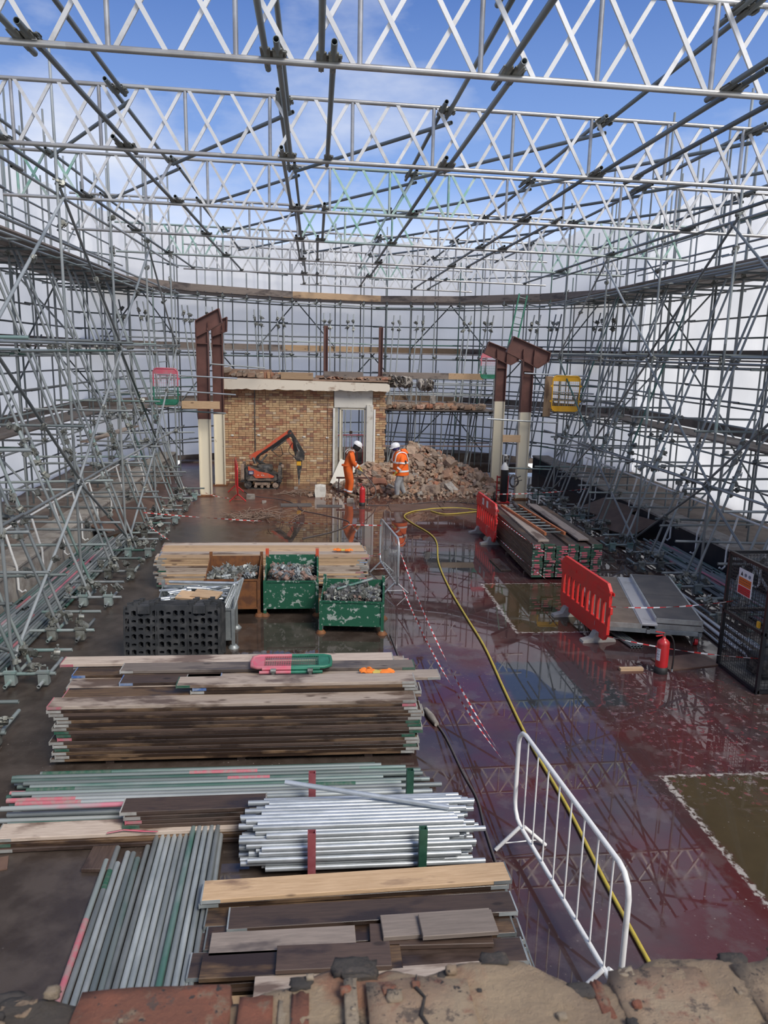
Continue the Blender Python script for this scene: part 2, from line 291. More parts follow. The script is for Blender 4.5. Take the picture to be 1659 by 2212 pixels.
# ---------------------------------------------------------------- mesh helpers
class MB:
    def __init__(s): s.v = []; s.f = []; s.sm = []; s.mi = []
    def add(s, vs, fs, smooth=False, mi=0):
        o = len(s.v); s.v += [tuple(v) for v in vs]
        for f in fs: s.f.append([i + o for i in f]); s.sm.append(smooth); s.mi.append(mi)
    def box(s, c, d, rot=None, mi=0, ch=0.0):
        hx, hy, hz = d[0] / 2, d[1] / 2, d[2] / 2
        if ch <= 0:
            vs = [(x, y, z) for z in (-hz, hz) for x, y in ((-hx, -hy), (hx, -hy), (hx, hy), (-hx, hy))]
            fs = [(3, 2, 1, 0), (4, 5, 6, 7), (0, 1, 5, 4), (1, 2, 6, 5), (2, 3, 7, 6), (3, 0, 4, 7)]
        else:
            k = min(ch, hx * .9, hy * .9, hz * .9); vs = []
            ring = lambda ax, ay: [(-ax, -ay), (ax, -ay), (ax, ay), (-ax, ay)]
            for z, q in ((-hz, k), (-hz + k, 0), (hz - k, 0), (hz, k)): vs += [(x, y, z) for x, y in ring(hx - q, hy - q)]
            fs = [(3, 2, 1, 0), (12, 13, 14, 15)]
            for r in range(3):
                for i in range(4): j = (i + 1) % 4; fs.append((r * 4 + i, r * 4 + j, r * 4 + 4 + j, r * 4 + 4 + i))
        if rot is not None: vs = [rot @ Vector(v) for v in vs]
        s.add([(v[0] + c[0], v[1] + c[1], v[2] + c[2]) for v in vs], fs, False, mi); return s
    def bar(s, a, b, wx, wz, up=(0, 0, 1), mi=0):
        a = Vector(a); b = Vector(b); d = (b - a); ln = d.length; d.normalize(); u = Vector(up)
        if abs(d.dot(u)) > .98: u = Vector((0, 1, 0))
        x = d.cross(u).normalized(); u = x.cross(d)
        m = Matrix((x, d, u)).transposed(); s.box((a + b) / 2, (wx, ln, wz), m, mi); return s
    def cyl(s, a, b, r, r2=None, n=10, caps=True, mi=0):
        a = Vector(a); b = Vector(b); r2 = r if r2 is None else r2; q = (b - a).to_track_quat('Z', 'Y'); vs = []
        for p, rr in ((a, r), (b, r2)):
            for i in range(n): t = 2 * PI * i / n; vs.append(p + q @ Vector((rr * math.cos(t), rr * math.sin(t), 0)))
        s.add(vs, [(i, (i + 1) % n, n + (i + 1) % n, n + i) for i in range(n)], True, mi)
        if caps: s.add(vs, [tuple(range(n - 1, -1, -1)), tuple(range(n, 2 * n))], False, mi)
        return s
    def sweep(s, pts, r, n=8, mi=0, closed=False, flat=None):
        pts = [Vector(p) for p in pts]; rs = r if isinstance(r, (list, tuple)) else [r] * len(pts); vs = []; up = Vector((0.13, 0.21, 0.97)).normalized()
        for i, p in enumerate(pts):
            d = (pts[min(i + 1, len(pts) - 1)] - pts[max(i - 1, 0)]) if not closed else (pts[(i + 1) % len(pts)] - pts[i - 1])
            d.normalize(); x = d.cross(up)
            if x.length < 1e-4: x = d.cross(Vector((1, 0, 0)))
            x.normalize(); u = x.cross(d); up = u
            for k in range(n): t = 2 * PI * k / n; vs.append(p + (x * math.cos(t) + u * math.sin(t) * (flat or 1)) * rs[i])
        m = len(pts); fs = []
        for i in range(m if closed else m - 1):
            j = (i + 1) % m
            for k in range(n): fs.append((i * n + k, i * n + (k + 1) % n, j * n + (k + 1) % n, j * n + k))
        s.add(vs, fs, True, mi)
        if not closed: s.add(vs, [tuple(range(n - 1, -1, -1)), tuple(range((m - 1) * n, m * n))], False, mi)
        return s
    def lathe(s, prof, c=(0, 0, 0), n=16, mi=0, q=None, sc=(1, 1)):
        vs = []
        for r, z in prof:
            for k in range(n):
                t = 2 * PI * k / n; v = Vector((r * math.cos(t) * sc[0], r * math.sin(t) * sc[1], z))
                if q is not None: v = q @ v
                vs.append(v + Vector(c))
        fs = [(i * n + k, i * n + (k + 1) % n, (i + 1) * n + (k + 1) % n, (i + 1) * n + k) for i in range(len(prof) - 1) for k in range(n)]
        s.add(vs, fs, True, mi); s.add(vs, [tuple(range(n - 1, -1, -1)), tuple(range((len(prof) - 1) * n, len(prof) * n))], False, mi); return s
    def prism(s, poly, y0, y1, mi=0, m=None):
        """polygon in x,z extruded along y"""
        n = len(poly); vs = [Vector((p[0], y0, p[1])) for p in poly] + [Vector((p[0], y1, p[1])) for p in poly]
        if m is not None: vs = [m @ v for v in vs]
        s.add(vs, [tuple(range(n)), tuple(range(2 * n - 1, n - 1, -1))] + [(i, n + i, n + (i + 1) % n, (i + 1) % n) for i in range(n)], False, mi); return s
    def mesh(s, name, mats):
        me = bpy.data.meshes.new(name); me.from_pydata(s.v, [], s.f)
        for m in (mats if isinstance(mats, (list, tuple)) else [mats]): me.materials.append(MATS[m])
        me.polygons.foreach_set('use_smooth', s.sm); me.polygons.foreach_set('material_index', s.mi); me.update(); return me
    def build(s, name, mat, parent=None, loc=(0, 0, 0), **kw):
        return link(name, s.mesh(name, mat), parent, loc, **kw)
def link(name, me, parent=None, loc=(0, 0, 0), rot=None, quat=None, scale=None, label=None, cat=None, group=None, kind=None):
    o = bpy.data.objects.new(name, me); COL.objects.link(o); o.location = loc
    if parent is not None: o.parent = parent
    if rot is not None: o.rotation_euler = rot
    if quat is not None: o.rotation_mode = 'QUATERNION'; o.rotation_quaternion = quat
    if scale is not None: o.scale = scale
    if label: o['label'] = label
    if cat: o['category'] = cat
    if group: o['group'] = group
    if kind: o['kind'] = kind
    return o
def thing(name, label, cat, loc=(0, 0, 0), rz=0.0, group=None, kind=None):
    o = bpy.data.objects.new(name, None); COL.objects.link(o); o.location = loc; o.rotation_euler = (0, 0, rz); o.empty_display_size = 0.2
    if kind: o['kind'] = kind
    if label: o['label'] = label
    if cat: o['category'] = cat
    if group: o['group'] = group
    return o
def copy_tree(o, parent=None):
    c = o.copy(); COL.objects.link(c)
    if parent is not None: c.parent = parent
    for ch in list(o.children): copy_tree(ch, c)
    return c
CACHE = {}
def unit_tube(mat, n=10):
    k = ('tube', mat, n)
    if k not in CACHE:
        b = MB(); r = 0.0242; ri = 0.0202; vs = []
        for z in (0, 1):
            for rr in (r, ri):
                for i in range(n): t = 2 * PI * i / n; vs.append((rr * math.cos(t), rr * math.sin(t), z))
        j = lambda i: (i + 1) % n
        b.add(vs, [(i, j(i), 2 * n + j(i), 2 * n + i) for i in range(n)], True)
        b.add(vs, [(n + j(i), n + i, 3 * n + i, 3 * n + j(i)) for i in range(n)], True)
        b.add(vs, [(j(i), i, n + i, n + j(i)) for i in range(n)] + [(2 * n + i, 2 * n + j(i), 3 * n + j(i), 3 * n + i) for i in range(n)], False)
        CACHE[k] = b.mesh('tube_' + mat, mat)
    return CACHE[k]
def tube(name, p0, p1, mat='galv', parent=None, r=1.0, n=10, **kw):
    p0 = Vector(p0); p1 = Vector(p1); d = p1 - p0
    loc = p0 - (parent.location if parent is not None else Vector())
    return link(name, unit_tube(mat, n), parent, loc, quat=d.to_track_quat('Z', 'Y'), scale=(r, r, d.length), **kw)
def clamp_mesh(mat='clamp'):
    k = ('clamp', mat)
    if k not in CACHE:
        b = MB()
        b.cyl((-.03, 0, 0), (.03, 0, 0), .033, n=8); b.cyl((0, -.03, .052), (0, .03, .052), .033, n=8)
        b.box((0, 0, .026), (.05, .05, .03)); b.box((0, .038, -.004), (.035, .03, .03)); b.box((.038, 0, .056), (.03, .035, .03))
        b.cyl((0, .045, -.05), (0, .045, .045), .007, n=6); b.cyl((.045, 0, .01), (.045, 0, .10), .007, n=6); b.cyl((0, .045, -.065), (0, .045, -.045), .014, n=6)
        CACHE[k] = b.mesh('clamp_' + mat, mat)
    return CACHE[k]
def coupler(p, parent, s=1.0, rnd=True, name='coupler', **kw):
    q = Quaternion((R.gauss(0, 1), R.gauss(0, 1), R.gauss(0, 1), R.gauss(0, 1))).normalized() if rnd else Quaternion()
    return link(name, clamp_mesh(), parent, Vector(p) - (parent.location if parent is not None else Vector()), quat=q, scale=(s, s, s), **kw)
def board_mesh(mat, ln=3.9):
    k = ('board', mat, ln)
    if k not in CACHE:
        b = MB(); b.box((0, 0, 0), (ln, .225, .038), ch=.004); CACHE[k] = b.mesh('board_' + mat, mat)
    return CACHE[k]
def band_mesh(mat):
    k = ('band', mat)
    if k not in CACHE:
        b = MB(); b.box((0, 0, 0), (.012, .229, .0388)); b.box((.07, .1135, 0), (.15, .003, .030)); b.box((.07, -.1135, 0), (.15, .003, .030)); CACHE[k] = b.mesh('band_' + mat, mat)
    return CACHE[k]
def board(p, ln=3.9, mat='board_pale', rz=0.0, tilt=0.0, bands=True, roll=0.0, name='scaffold_board', parent=None, bm=None, **kw):
    o = link(name, board_mesh(mat, ln), parent, Vector(p) - (parent.location if parent is not None else Vector()), rot=(roll, tilt, rz), **kw)
    if bands:
        for s in (-1, 1):
            mt = bm or R.choices(['pale_paint', 'pink_end', 'green_end', 'blue_paint'], [7, 1.6, 1.6, .4])[0]
            link('end_band', band_mesh(mt), o, (s * (ln / 2), 0, 0), rot=(0, 0, 0 if s < 0 else PI))
    return o
ORD = ['', 'first', 'second', 'third', 'fourth', 'fifth', 'sixth', 'seventh', 'eighth', 'ninth', 'tenth', 'eleventh', 'twelfth', 'thirteenth', 'fourteenth', 'fifteenth', 'sixteenth', 'seventeenth', 'eighteenth', 'nineteenth', 'twentieth']
def catmull(P, k=8):
    P = [Vector(p) for p in P]; out = []
    for i in range(len(P) - 1):
        a, b, c, d = P[max(i - 1, 0)], P[i], P[i + 1], P[min(i + 2, len(P) - 1)]
        for j in range(k):
            t = j / k; out.append(.5 * ((2 * b) + (c - a) * t + (2 * a - 5 * b + 4 * c - d) * t * t + (3 * b - a - 3 * c + d) * t ** 3))
    out.append(P[-1]); return out

# ================================================================ SETTING
b = MB(); b.add([(-5.3, 1.0, 0), (8.7, 1.0, 0), (8.7, 34, 0), (-5.3, 34, 0)], [(0, 1, 2, 3)]); b.add([(-5.3, 1.0, -.3), (8.7, 1.0, -.3), (8.7, 34, -.3), (-5.3, 34, -.3)], [(3, 2, 1, 0)])
b.build('floor', 'wet_floor', kind='structure', label='wet dark red and brown site floor with puddles')
CXm = 1.65
def XS(s, d): return CXm + s * d
def upstand(s, n):
    x0, x1, x2 = XS(s, 6.87), XS(s, 7.45), XS(s, 9.9)
    lo, hi = min(x0, x1), max(x0, x1)
    b = MB(); b.box(((lo + hi) / 2, 15, .275), (hi - lo, 28, .55), mi=0)
    o = b.build('trim_%d' % n, 'navy' if s > 0 else 'concrete', kind='structure', label='low upstand kerb along the %s scaffold' % ('right' if s > 0 else 'left'))
    k = MB()
    ys = 1.0
    while ys < 28.9:
        k = MB(); k.box(((lo + hi) / 2, ys + .7 + .0, .58), (hi - lo + .06, 1.39, .06), ch=.01); k.build('coping_slab', 'concrete', o); ys += 1.4
    lo, hi = min(x1, x2), max(x1, x2)
    b = MB(); b.box(((lo + hi) / 2, 15, .2), (hi - lo, 30, .4)); b.build('trim_%d' % (n + 2), 'brown_deck', kind='structure', label='brown flat roof strip behind the %s kerb' % ('right' if s > 0 else 'left'))
upstand(-1, 1); upstand(1, 2)
b = MB(); b.box((1.65, 35.5, .2), (26, 9, .4)); b.box((1.65, 30.6, .03), (13.9, .5, .06)); b.build('trim_5', 'brown_deck', kind='structure', label='brown flat roof strip under the far scaffold')

def sheeting(name, path, z0, ztop, label):
    P = []; 
    for i in range(len(path) - 1):
        a, c = Vector(path[i]), Vector(path[i + 1]); n = max(2, int((c - a).length / .33))
        for j in range(n): P.append(a.lerp(c, j / n))
    P.append(Vector(path[-1])); nz = 26; vs = []; fs = []
    for i, p in enumerate(P):
        d = (P[min(i + 1, len(P) - 1)] - P[max(i - 1, 0)]).normalized(); nn = Vector((-d.y, d.x))
        zt = ztop + .22 * math.sin(i * .21) + .10 * math.sin(i * .9) + R.uniform(-.04, .04)
        for k in range(nz + 1):
            z = z0 + (zt - z0) * k / nz
            w_ = .05 * math.sin(i * PI / 3) * (0.6 + .4 * math.sin(z * 1.6)) + .04 * math.sin(z * PI + i * .35) + R.uniform(-.014, .014)
            q = p + nn * w_; vs.append((q.x, q.y, z))
    m = nz + 1
    for i in range(len(P) - 1):
        for k in range(nz): fs.append((i * m + k, (i + 1) * m + k, (i + 1) * m + k + 1, i * m + k + 1))
    b = MB(); b.add(vs, fs, True); return b.build(name, 'sheeting', kind='structure', label=label)
BACK_IN = [(-6.6, 25.3), (-4.4, 28.2), (-0.9, 30.5), (2.6, 31.5), (5.6, 30.5), (8.2, 28.2), (10.0, 25.3)]
BACK_OUT = [(-8.05, 26.2), (-5.4, 29.6), (-1.4, 32.1), (2.6, 33.1), (6.2, 32.0), (9.2, 29.5), (11.35, 26.2)]
sheeting('wall_left', [(-8.05, 1.5), (-8.05, 26.2)], .38, 8.95, 'white plastic sheeting wall behind the left scaffold')
sheeting('wall_right', [(11.35, 26.2), (11.35, 1.5)], .38, 8.95, 'white plastic sheeting wall behind the right scaffold')
sheeting('wall_back', BACK_OUT, .38, 8.75, 'curved white plastic sheeting wall behind the far scaffold')

# ---- foreground parapet the photograph is taken over
def blob(sx, sy, sz, seed, n=3, jit=.12, rnd=.28):
    """rough lump: subdivided box with jitter"""
    r = random.Random(seed); idx = {}; vs = []; fs = []
    def vid(i, j, k):
        key = (i, j, k)
        if key not in idx:
            x, y, z = [(q / n - .5) * 2 for q in key]
            l = max(abs(x), abs(y), abs(z)); rr = math.sqrt(x * x + y * y + z * z) or 1
            f = 1 - rnd + rnd * (l / rr)
            e_ = 1 + r.uniform(-jit, jit)
            vs.append((x * sx / 2 * f * e_, y * sy / 2 * f * (1 + r.uniform(-jit, jit)), z * sz / 2 * f * (1 + r.uniform(-jit, jit)))); idx[key] = len(vs) - 1
        return idx[key]
    for a in range(n):
        for c in range(n):
            for (p, q) in ((0, 1),):
                fs.append((vid(a, c, 0), vid(a, c + 1, 0), vid(a + 1, c + 1, 0), vid(a + 1, c, 0)))
                fs.append((vid(a, c, n), vid(a + 1, c, n), vid(a + 1, c + 1, n), vid(a, c + 1, n)))
                fs.append((vid(a, 0, c), vid(a + 1, 0, c), vid(a + 1, 0, c + 1), vid(a, 0, c + 1)))
                fs.append((vid(a, n, c), vid(a, n, c + 1), vid(a + 1, n, c + 1), vid(a + 1, n, c)))
                fs.append((vid(0, a, c), vid(0, a, c + 1), vid(0, a + 1, c + 1), vid(0, a + 1, c)))
                fs.append((vid(n, a, c), vid(n, a + 1, c), vid(n, a + 1, c + 1), vid(n, a, c + 1)))
    return vs, fs
b = MB(); b.box((.2, .80, 1.69), (6, .36, 3.34)); WF = b.build('wall_front', 'old_black', kind='structure', label='worn brick parapet in the foreground')
def bn(x, y, sd): return math.sin(x * 13.1 + sd) * math.sin(y * 17.3 + sd * 1.7) * .5 + math.sin(x * 31.7 + y * 23.0 + sd * 2.3) * .3 + math.sin(x * 71 + sd) * math.sin(y * 67 - sd) * .2
def edge_y(x): return 1.0 + .012 * math.sin(x * 9) + .010 * math.sin(x * 23 + 1) + .006 * math.sin(x * 61) - (.03 * math.exp(-((x - .42) / .05) ** 2))
def fore(x0, x1, y0, y1, top, mat, seed, name='brick', h=.075, n=6, jit=.02, rnd=.14):
    vs, fs = blob(x1 - x0, y1 - y0, h, seed, n, jit, rnd); c = ((x0 + x1) / 2, (y0 + y1) / 2, top - h / 2)
    m = MB(); m.add([(v[0] + c[0], v[1] + c[1], v[2] + c[2]) for v in vs], fs, True); return m.build(name, mat, WF)
FT = 3.472; nx, ny = 220, 44; vs = []; rr = random.Random(3)
for j in range(ny + 4):
    for i in range(nx + 1):
        x = -1.5 + 3.2 * i / nx; ye = edge_y(x); t = min(1, j / ny); y = .62 + (ye - .62) * t
        z = FT + .009 * bn(x * .6, y * .6, 1.0) + .004 * bn(x * 3, y * 3, 4.0) + rr.uniform(-.0022, .0022) - .05 * max(0, t - .94) / .06 * .35 - (.016 if x < -.02 else 0) * (1 if x < -.08 else (-.02 - x) / .06)
        if j > ny: z -= .03 * (j - ny) ** 1.4; y += .004 * (j - ny) * math.sin(x * 40)
        vs.append((x, y, z))
m = MB(); m.add(vs, [(j * (nx + 1) + i, j * (nx + 1) + i + 1, (j + 1) * (nx + 1) + i + 1, (j + 1) * (nx + 1) + i) for j in range(ny + 3) for i in range(nx)], True); m.build('mortar_bed', 'parapet', WF)
for i, (x0, x1, y0, y1, dz, mt) in enumerate([
    (-.56, -.40, .62, .935, -.004, 'old_red'), (-.345, -.118, .875, .988, .0, 'old_red'), (-.11, -.058, .80, .965, -.002, 'old_red'), (-.052, -.036, .70, .975, -.004, 'stone_bit'),
    (-.033, -.006, .68, .965, .002, 'old_red'), (.044, .064, .70, .975, .012, 'stone_bit'), (.074, .235, .66, .975, .008, 'old_pink'), (.415, .435, .72, .955, .004, 'old_red'), (.445, .60, .66, .97, .008, 'old_pink'), (.645, .80, .66, .97, .009, 'old_mortar'), (.80, .95, .8, 1.02, .006, 'old_red'), (-1.0, -.78, .8, .985, .0, 'old_red')]):
    fore(x0, x1, y0, y1, FT + dz, mt, 50 + i)
for i in range(70):
    x = R.uniform(-.6, 1.0); y = R.uniform(.70, .985); s = R.uniform(.003, .013)
    fore(x - s, x + s, y - s * .8, y + s * .8, FT + .005 + R.uniform(.0, .009), R.choice(['old_mortar', 'stone_bit', 'old_red', 'stone_bit', 'old_black']), 200 + i, 'mortar_lump', s * 1.3, 3, .2, .28)
for i in range(12):
    x = R.uniform(-.6, .9); s = R.uniform(.012, .034); y = edge_y(x) - R.uniform(.0, .025)
    fore(x - s, x + s, y - s * .7, y + s * .5, FT - (.014 if x < -.05 else .0) + R.uniform(-.004, .005), R.choice(['old_black', 'old_black', 'old_black', 'old_mortar']), 300 + i, 'mortar_lump', s * .7, 4, .18, .26)
m = MB(); m.sweep([(.155, .972, FT + .0085), (.15, .95, FT + .0088), (.162, .93, FT + .0088), (.152, .90, FT + .0088), (.165, .87, FT + .0088), (.178, .84, FT + .0088)], [.001, .003, .002, .003, .002, .001], 5); m.build('crack', 'old_black', WF)

# ---- the half-demolished brick building at the far end
BY = 25.62
b = MB()
b.box(((-3.22 + .62) / 2, BY + .14, 1.6), (3.84, .24, 3.2)); b.box((2.13, BY + .14, 1.6), (.42, .24, 3.2)); b.box((1.27, BY + 1.6, 1.6), (.1, .1, .1))
WFAR = b.build('wall_far', 'mortar', kind='structure', label='yellow and red brick wall of the half demolished building')
bricks = []
def course(x0, x1, z, y, odd, ragged=False):
    x = x0 - (.1125 if odd else 0); i = 0
    while x < x1 - .02:
        ln = .215 if R.random() < .5 else .1025
        a, c = max(x, x0), min(x + ln, x1 + (R.uniform(-.02, .10) if ragged else 0))
        if c - a > .04: bricks.append(((a + c) / 2, y + R.uniform(-.003, .002), z + .0325, c - a))
        x += ln + .010
for k in range(42):
    z = .005 + k * .0755
    course(-3.21, .60, z, BY, k % 2); course(1.93, 2.32, z, BY, k % 2, True)
bricks.sort(key=lambda q: -(q[3] > .2) * 10 + abs(q[2] - 1.9))
bm_ = {}
for q in bricks[:300]:
    key = round(q[3], 2)
    if key not in bm_: mm = MB(); mm.box((0, 0, 0), (q[3], .06, .065), ch=.004); bm_[key] = mm.mesh('brick', 'brick')
    link('brick', bm_[key], WFAR, (q[0], q[1] + .02, q[2]))
def attr_build(bm, name, mat, parent, vals, **kw):
    o = bm.build(name, mat, parent, **kw); a = o.data.attributes.new('rnd', 'FLOAT', 'FACE'); a.data.foreach_set('value', vals); return o
mm = MB(); vals = []
for q in bricks[300:]:
    mm.box((q[0], q[1] + .02, q[2]), (q[3], .06, .065)); vals += [R.random()] * 6
attr_build(mm, 'brickwork', 'brick_many', WFAR, vals, kind='stuff')
# drip pipe, joint and light patches
mm = MB(); mm.cyl((-2.0, BY - .035, .9), (-2.0, BY - .035, 3.15), .016, n=8); mm.build('drain_pipe', 'steel_dark', WFAR)
mm = MB(); mm.cyl((.42, BY - .03, .1), (.42, BY - .03, 2.9), .008, n=6); mm.build('conduit', 'mortar', WFAR)
for x, z in ((-2.75, 1.62), (-1.88, 1.64), (-.38, 1.6), (.40, 1.58), (2.12, 1.7)):
    vs, fs = blob(.10, .03, .055, int(x * 100), 3, .2); mm = MB(); mm.add([(v[0] + x, v[1] + BY - .012, v[2] + z) for v in vs], fs, True); mm.build('plaster_dab', 'white_plaster', WFAR)
# roof slab edge, broken parapet bricks over it
b = MB()
pts = []
for i in range(40):
    x = -3.25 + 5.66 * i / 39; pts.append((x, 3.16 + R.uniform(-.012, .012) + (.03 if i % 7 == 0 else 0)))
poly = pts + [(2.46, 3.24), (2.44, 3.38), (2.36, 3.42), (-3.25, 3.52)]
b.prism(poly, BY - .34, BY + 1.6); SL = b.build('trim_6', 'slab_paint', kind='structure', label='cream painted concrete slab edge over the brick wall')
mm = MB(); mm.box((-.4, BY + .6, 3.49), (5.6, 1.75, .05)); mm.build('screed', 'mortar', SL)
for i in range(34):
    x = -3.1 + R.random() * 2.0; s = R.uniform(.10, .22); vs, fs = blob(s * 1.3, .18, s * .8, 400 + i, 2, .2)
    rz = R.uniform(-.5, .5); z = 3.52 + R.uniform(.0, .22) * (1 - (x + 3.1) / 2.6) + s * .3; y = BY - .16 + R.uniform(-.05, .4)
    mm = MB(); mm.add([(v[0] * math.cos(rz) - v[2] * math.sin(rz) + x, v[1] + y, v[0] * math.sin(rz) + v[2] * math.cos(rz) + z) for v in vs], fs); mm.build('broken_brick', 'rubble', SL)
mm = MB(); mm.box((-2.3, BY + .25, 3.66), (1.7, .3, .26)); mm.build('parapet_core', 'mortar', SL)
for i in range(9):
    x = -1.75 + i * .115; mm = MB(); mm.box((x, BY - .1, 3.62), (.095, .2, .20), Matrix.Rotation(R.uniform(-.12, .12), 3, 'Y'), ch=.01); mm.build('soldier_brick', 'brick', SL)
for i in range(30):
    x = R.uniform(.1, 2.4); s = R.uniform(.05, .16); vs, fs = blob(s * 1.3, s, s * .8, 450 + i, 2, .22)
    mm = MB(); mm.add([(v[0] + x, v[1] + BY - .12 + R.uniform(0, .3), v[2] + 3.50 + s * .35) for v in vs], fs); mm.build('broken_brick', 'rubble', SL)
# loose boards lying along the slab edge
for i, (x, ln, z, y, mt, lb) in enumerate([(-.60, 1.05, 3.62, BY - .3, 'board_cream', 'short pale board standing on edge on the slab above the brick wall'), (.93, 1.3, 3.66, BY + .1, 'board_deck', 'grey board on edge between the two thin steel posts')]):
    board((x, y, z), ln, mt, roll=PI / 2, bands=False, label=lb, cat='board')
# doorway
D = thing('door_1', 'cream door frame with plastered reveal in the brick building', None, (0, 0, 0), kind='structure')
mm = MB(); mm.box((1.27, BY + .05, 2.88), (1.28, .22, .56)); mm.build('lintel_panel', 'white_plaster', D)
mm = MB(); mm.box((1.82, BY + .0, 1.35), (.22, .30, 2.7)); mm.build('jamb', 'white_plaster', D)
mm = MB(); mm.box((.70, BY + .09, 1.3), (.12, .26, 2.6)); mm.build('jamb', 'door_paint', D)
mm = MB(); mm.box((.62, BY - .05, 1.3), (.06, .07, 2.55)); mm.build('trim_strip', 'white_paint', D)
mm = MB(); mm.box((1.98, BY - .06, 1.45), (.06, .09, 2.2)); mm.build('trim_strip', 'white_paint', D)
mm = MB(); mm.box((1.27, BY + .02, 2.56), (.9, .08, .06)); mm.box((.84, BY + .02, 1.35), (.05, .08, 2.4)); mm.box((1.66, BY + .02, 1.35), (.06, .08, 2.4)); mm.build('door_frame', 'cream_paint', D)
mm = MB(); mm.box((.90, BY + .40, 1.33), (.045, .76, 2.38)); DL = mm.build('door_leaf', 'door_paint', D)
mm = MB(); mm.cyl((.93, BY + .12, 1.25), (1.0, BY + .12, 1.25), .012, n=8); mm.box((1.0, BY + .18, 1.25), (.02, .13, .02)); mm.build('handle', 'steel_dark', DL)
mm = MB(); mm.box((.95, BY - .25, .36), (.62, .05, .95), Matrix.Rotation(.45, 3, 'Y') @ Matrix.Rotation(-.5, 3, 'X')); mm.build('leaning_panel', 'white_plaster', label='white board leaning by the doorway', cat='panel')

# ================================================================ ROOF: lattice trusses and the tubes clamped to them
TY = [3.9, 7.63, 11.24, 15.1, 19.0, 23.0, 27.0, 31.0]
ZB, ZT = 6.95, 7.73
def tz(x, z): return z - .016 * (x - 1.0)
def unit_diag(mat):
    k = ('diag', mat)
    if k not in CACHE: mm = MB(); mm.box((0, 0, .5), (.043, .022, 1)); CACHE[k] = mm.mesh('diag', mat)
    return CACHE[k]
tl = ['just above the top of the picture', 'nearest in view, cut by the top edge', 'second nearest, spanning the whole width', 'third nearest, with a green stained section', 'fourth from the camera, with a pale green section', 'fifth from the camera', 'sixth from the camera, above the doorway', 'farthest, near the back sheeting']
for ti, Y in enumerate(TY):
    x0, x1 = -5.6, 9.2
    if ti == 7: x0, x1 = -.6, 6.2
    if ti == 6: x0, x1 = -4.4, 8.0
    T = thing('roof_truss', 'silver lattice roof truss, ' + tl[ti], 'truss', (1.65, Y, ZB), 0, 'lattice roof trusses')
    gs = {2: [], 3: [(-5.6, -4.4), (.3, 3.0)], 4: [(-.4, 2.1), (6.4, 9.2)], 5: [(-4.5, -2.5), (6.5, 8)], 6: [(1.5, 3.2)]}.get(ti, [])
    isg = lambda x: any(a <= x <= c for a, c in gs)
    joints = [x0] + [x for x in (-3.1 + (ti % 3) * .9, .2 + (ti % 2) * .4, 2.3, 5.2 + (ti % 3) * .5) if x0 < x < x1] + [x1]
    for a, c in zip(joints[:-1], joints[1:]):
        g_ = 'galv_aqua' if isg((a + c) / 2) else 'chord'
        tube('bottom_chord', (a, Y, tz(a, ZB)), (c, Y, tz(c, ZB)), g_, T, 1.25); tube('top_chord', (a, Y, tz(a, ZT)), (c, Y, tz(c, ZT)), g_, T, 1.15)
    ph = {1: -1.84, 2: -2.86}.get(ti, -2.4 + R.uniform(-.5, .5)); st = 1.118
    k0 = math.ceil((x0 - ph) / st)
    x = ph + k0 * st
    while x < x1:
        tube('upright', (x, Y, tz(x, ZB)), (x, Y, tz(x, ZT)), 'alu_green' if isg(x) else 'chord', T, 1.0)
        x += st
    x = ph + k0 * st - st
    while x < x1:
        for h in (0, .5):
            a = x + h * st + .05; c = x + (h + .5) * st - .05
            if a < x0 or c > x1: continue
            for (xa, za, xb, zb, off) in ((a, ZB, c, ZT, .012), (a, ZT, c, ZB, -.012)):
                p, q = Vector((xa, Y + off, tz(xa, za))), Vector((xb, Y + off, tz(xb, zb))); d = q - p
                ang = math.atan2(d.x, d.z); link('diagonal', unit_diag('alu_green' if isg((a + c) / 2) else 'alu'), T, p - T.location, rot=(0, ang, 0), scale=(1, 1, d.length))
        x += st
def roof_tube(p0, p1, lab, mat='galv_dark'):  # dark default puts the shade of tubes seen from below into the colour
    o = tube('roof_tube', p0, p1, mat, None, 1.2, label=lab, cat='scaffold tube', group='dark tubes clamped across the roof trusses')
    L_ = (Vector(p1) - Vector(p0)).length
    return o
BOT = [-4.15, -2.55, -.40, .10, 1.80, 3.95, 4.5, 7.2]; TOP = [-4.75, -2.62, -.44, 1.77, 4.0, 6.2, 8.3]
for li, (lst, zz, hz) in enumerate(((BOT, ZB + .05, 'bottom'), (TOP, ZT - .05, 'top'))):
    for i, x in enumerate(lst):
        for k in range(len(TY) - 1):
            if (x < -4.4 or x > 7.9) and k >= 5: continue
            if x in (.10, 4.5) and k % 3 == 2: continue
            if k == 6 and not (-.6 < x < 6.2): continue
            sh = .055 * (1 if k % 2 else -1); y0 = TY[k] - R.uniform(.25, .55); y1 = TY[k + 1] + R.uniform(.2, .45)
            lab = 'dark tube at the truss %ss, %s line from left, %s bay from camera' % (hz, ORD[i + 1], ORD[k + 1])
            o = roof_tube((x + sh, y0, tz(x, zz)), (x + sh, y1, tz(x, zz)), lab)
            for Yt in (TY[k], TY[k + 1]):
                c = link('coupler', clamp_mesh(), o, (0, 0, 0)); c.matrix_local = Matrix.Identity(4)
                c.rotation_mode = 'QUATERNION'; c.rotation_quaternion = Quaternion((1, 0, 0), PI / 2 if hz == 'bottom' else -PI / 2) @ Quaternion((0, 0, 1), PI / 2)
                c.location = (0, 0, (Yt - y0) / o.scale[2]); c.scale = (1.2, 1.2, 1.2 / o.scale[2]); c.location = (0, 0, (Yt - y0) / o.scale[2])
bn = 0
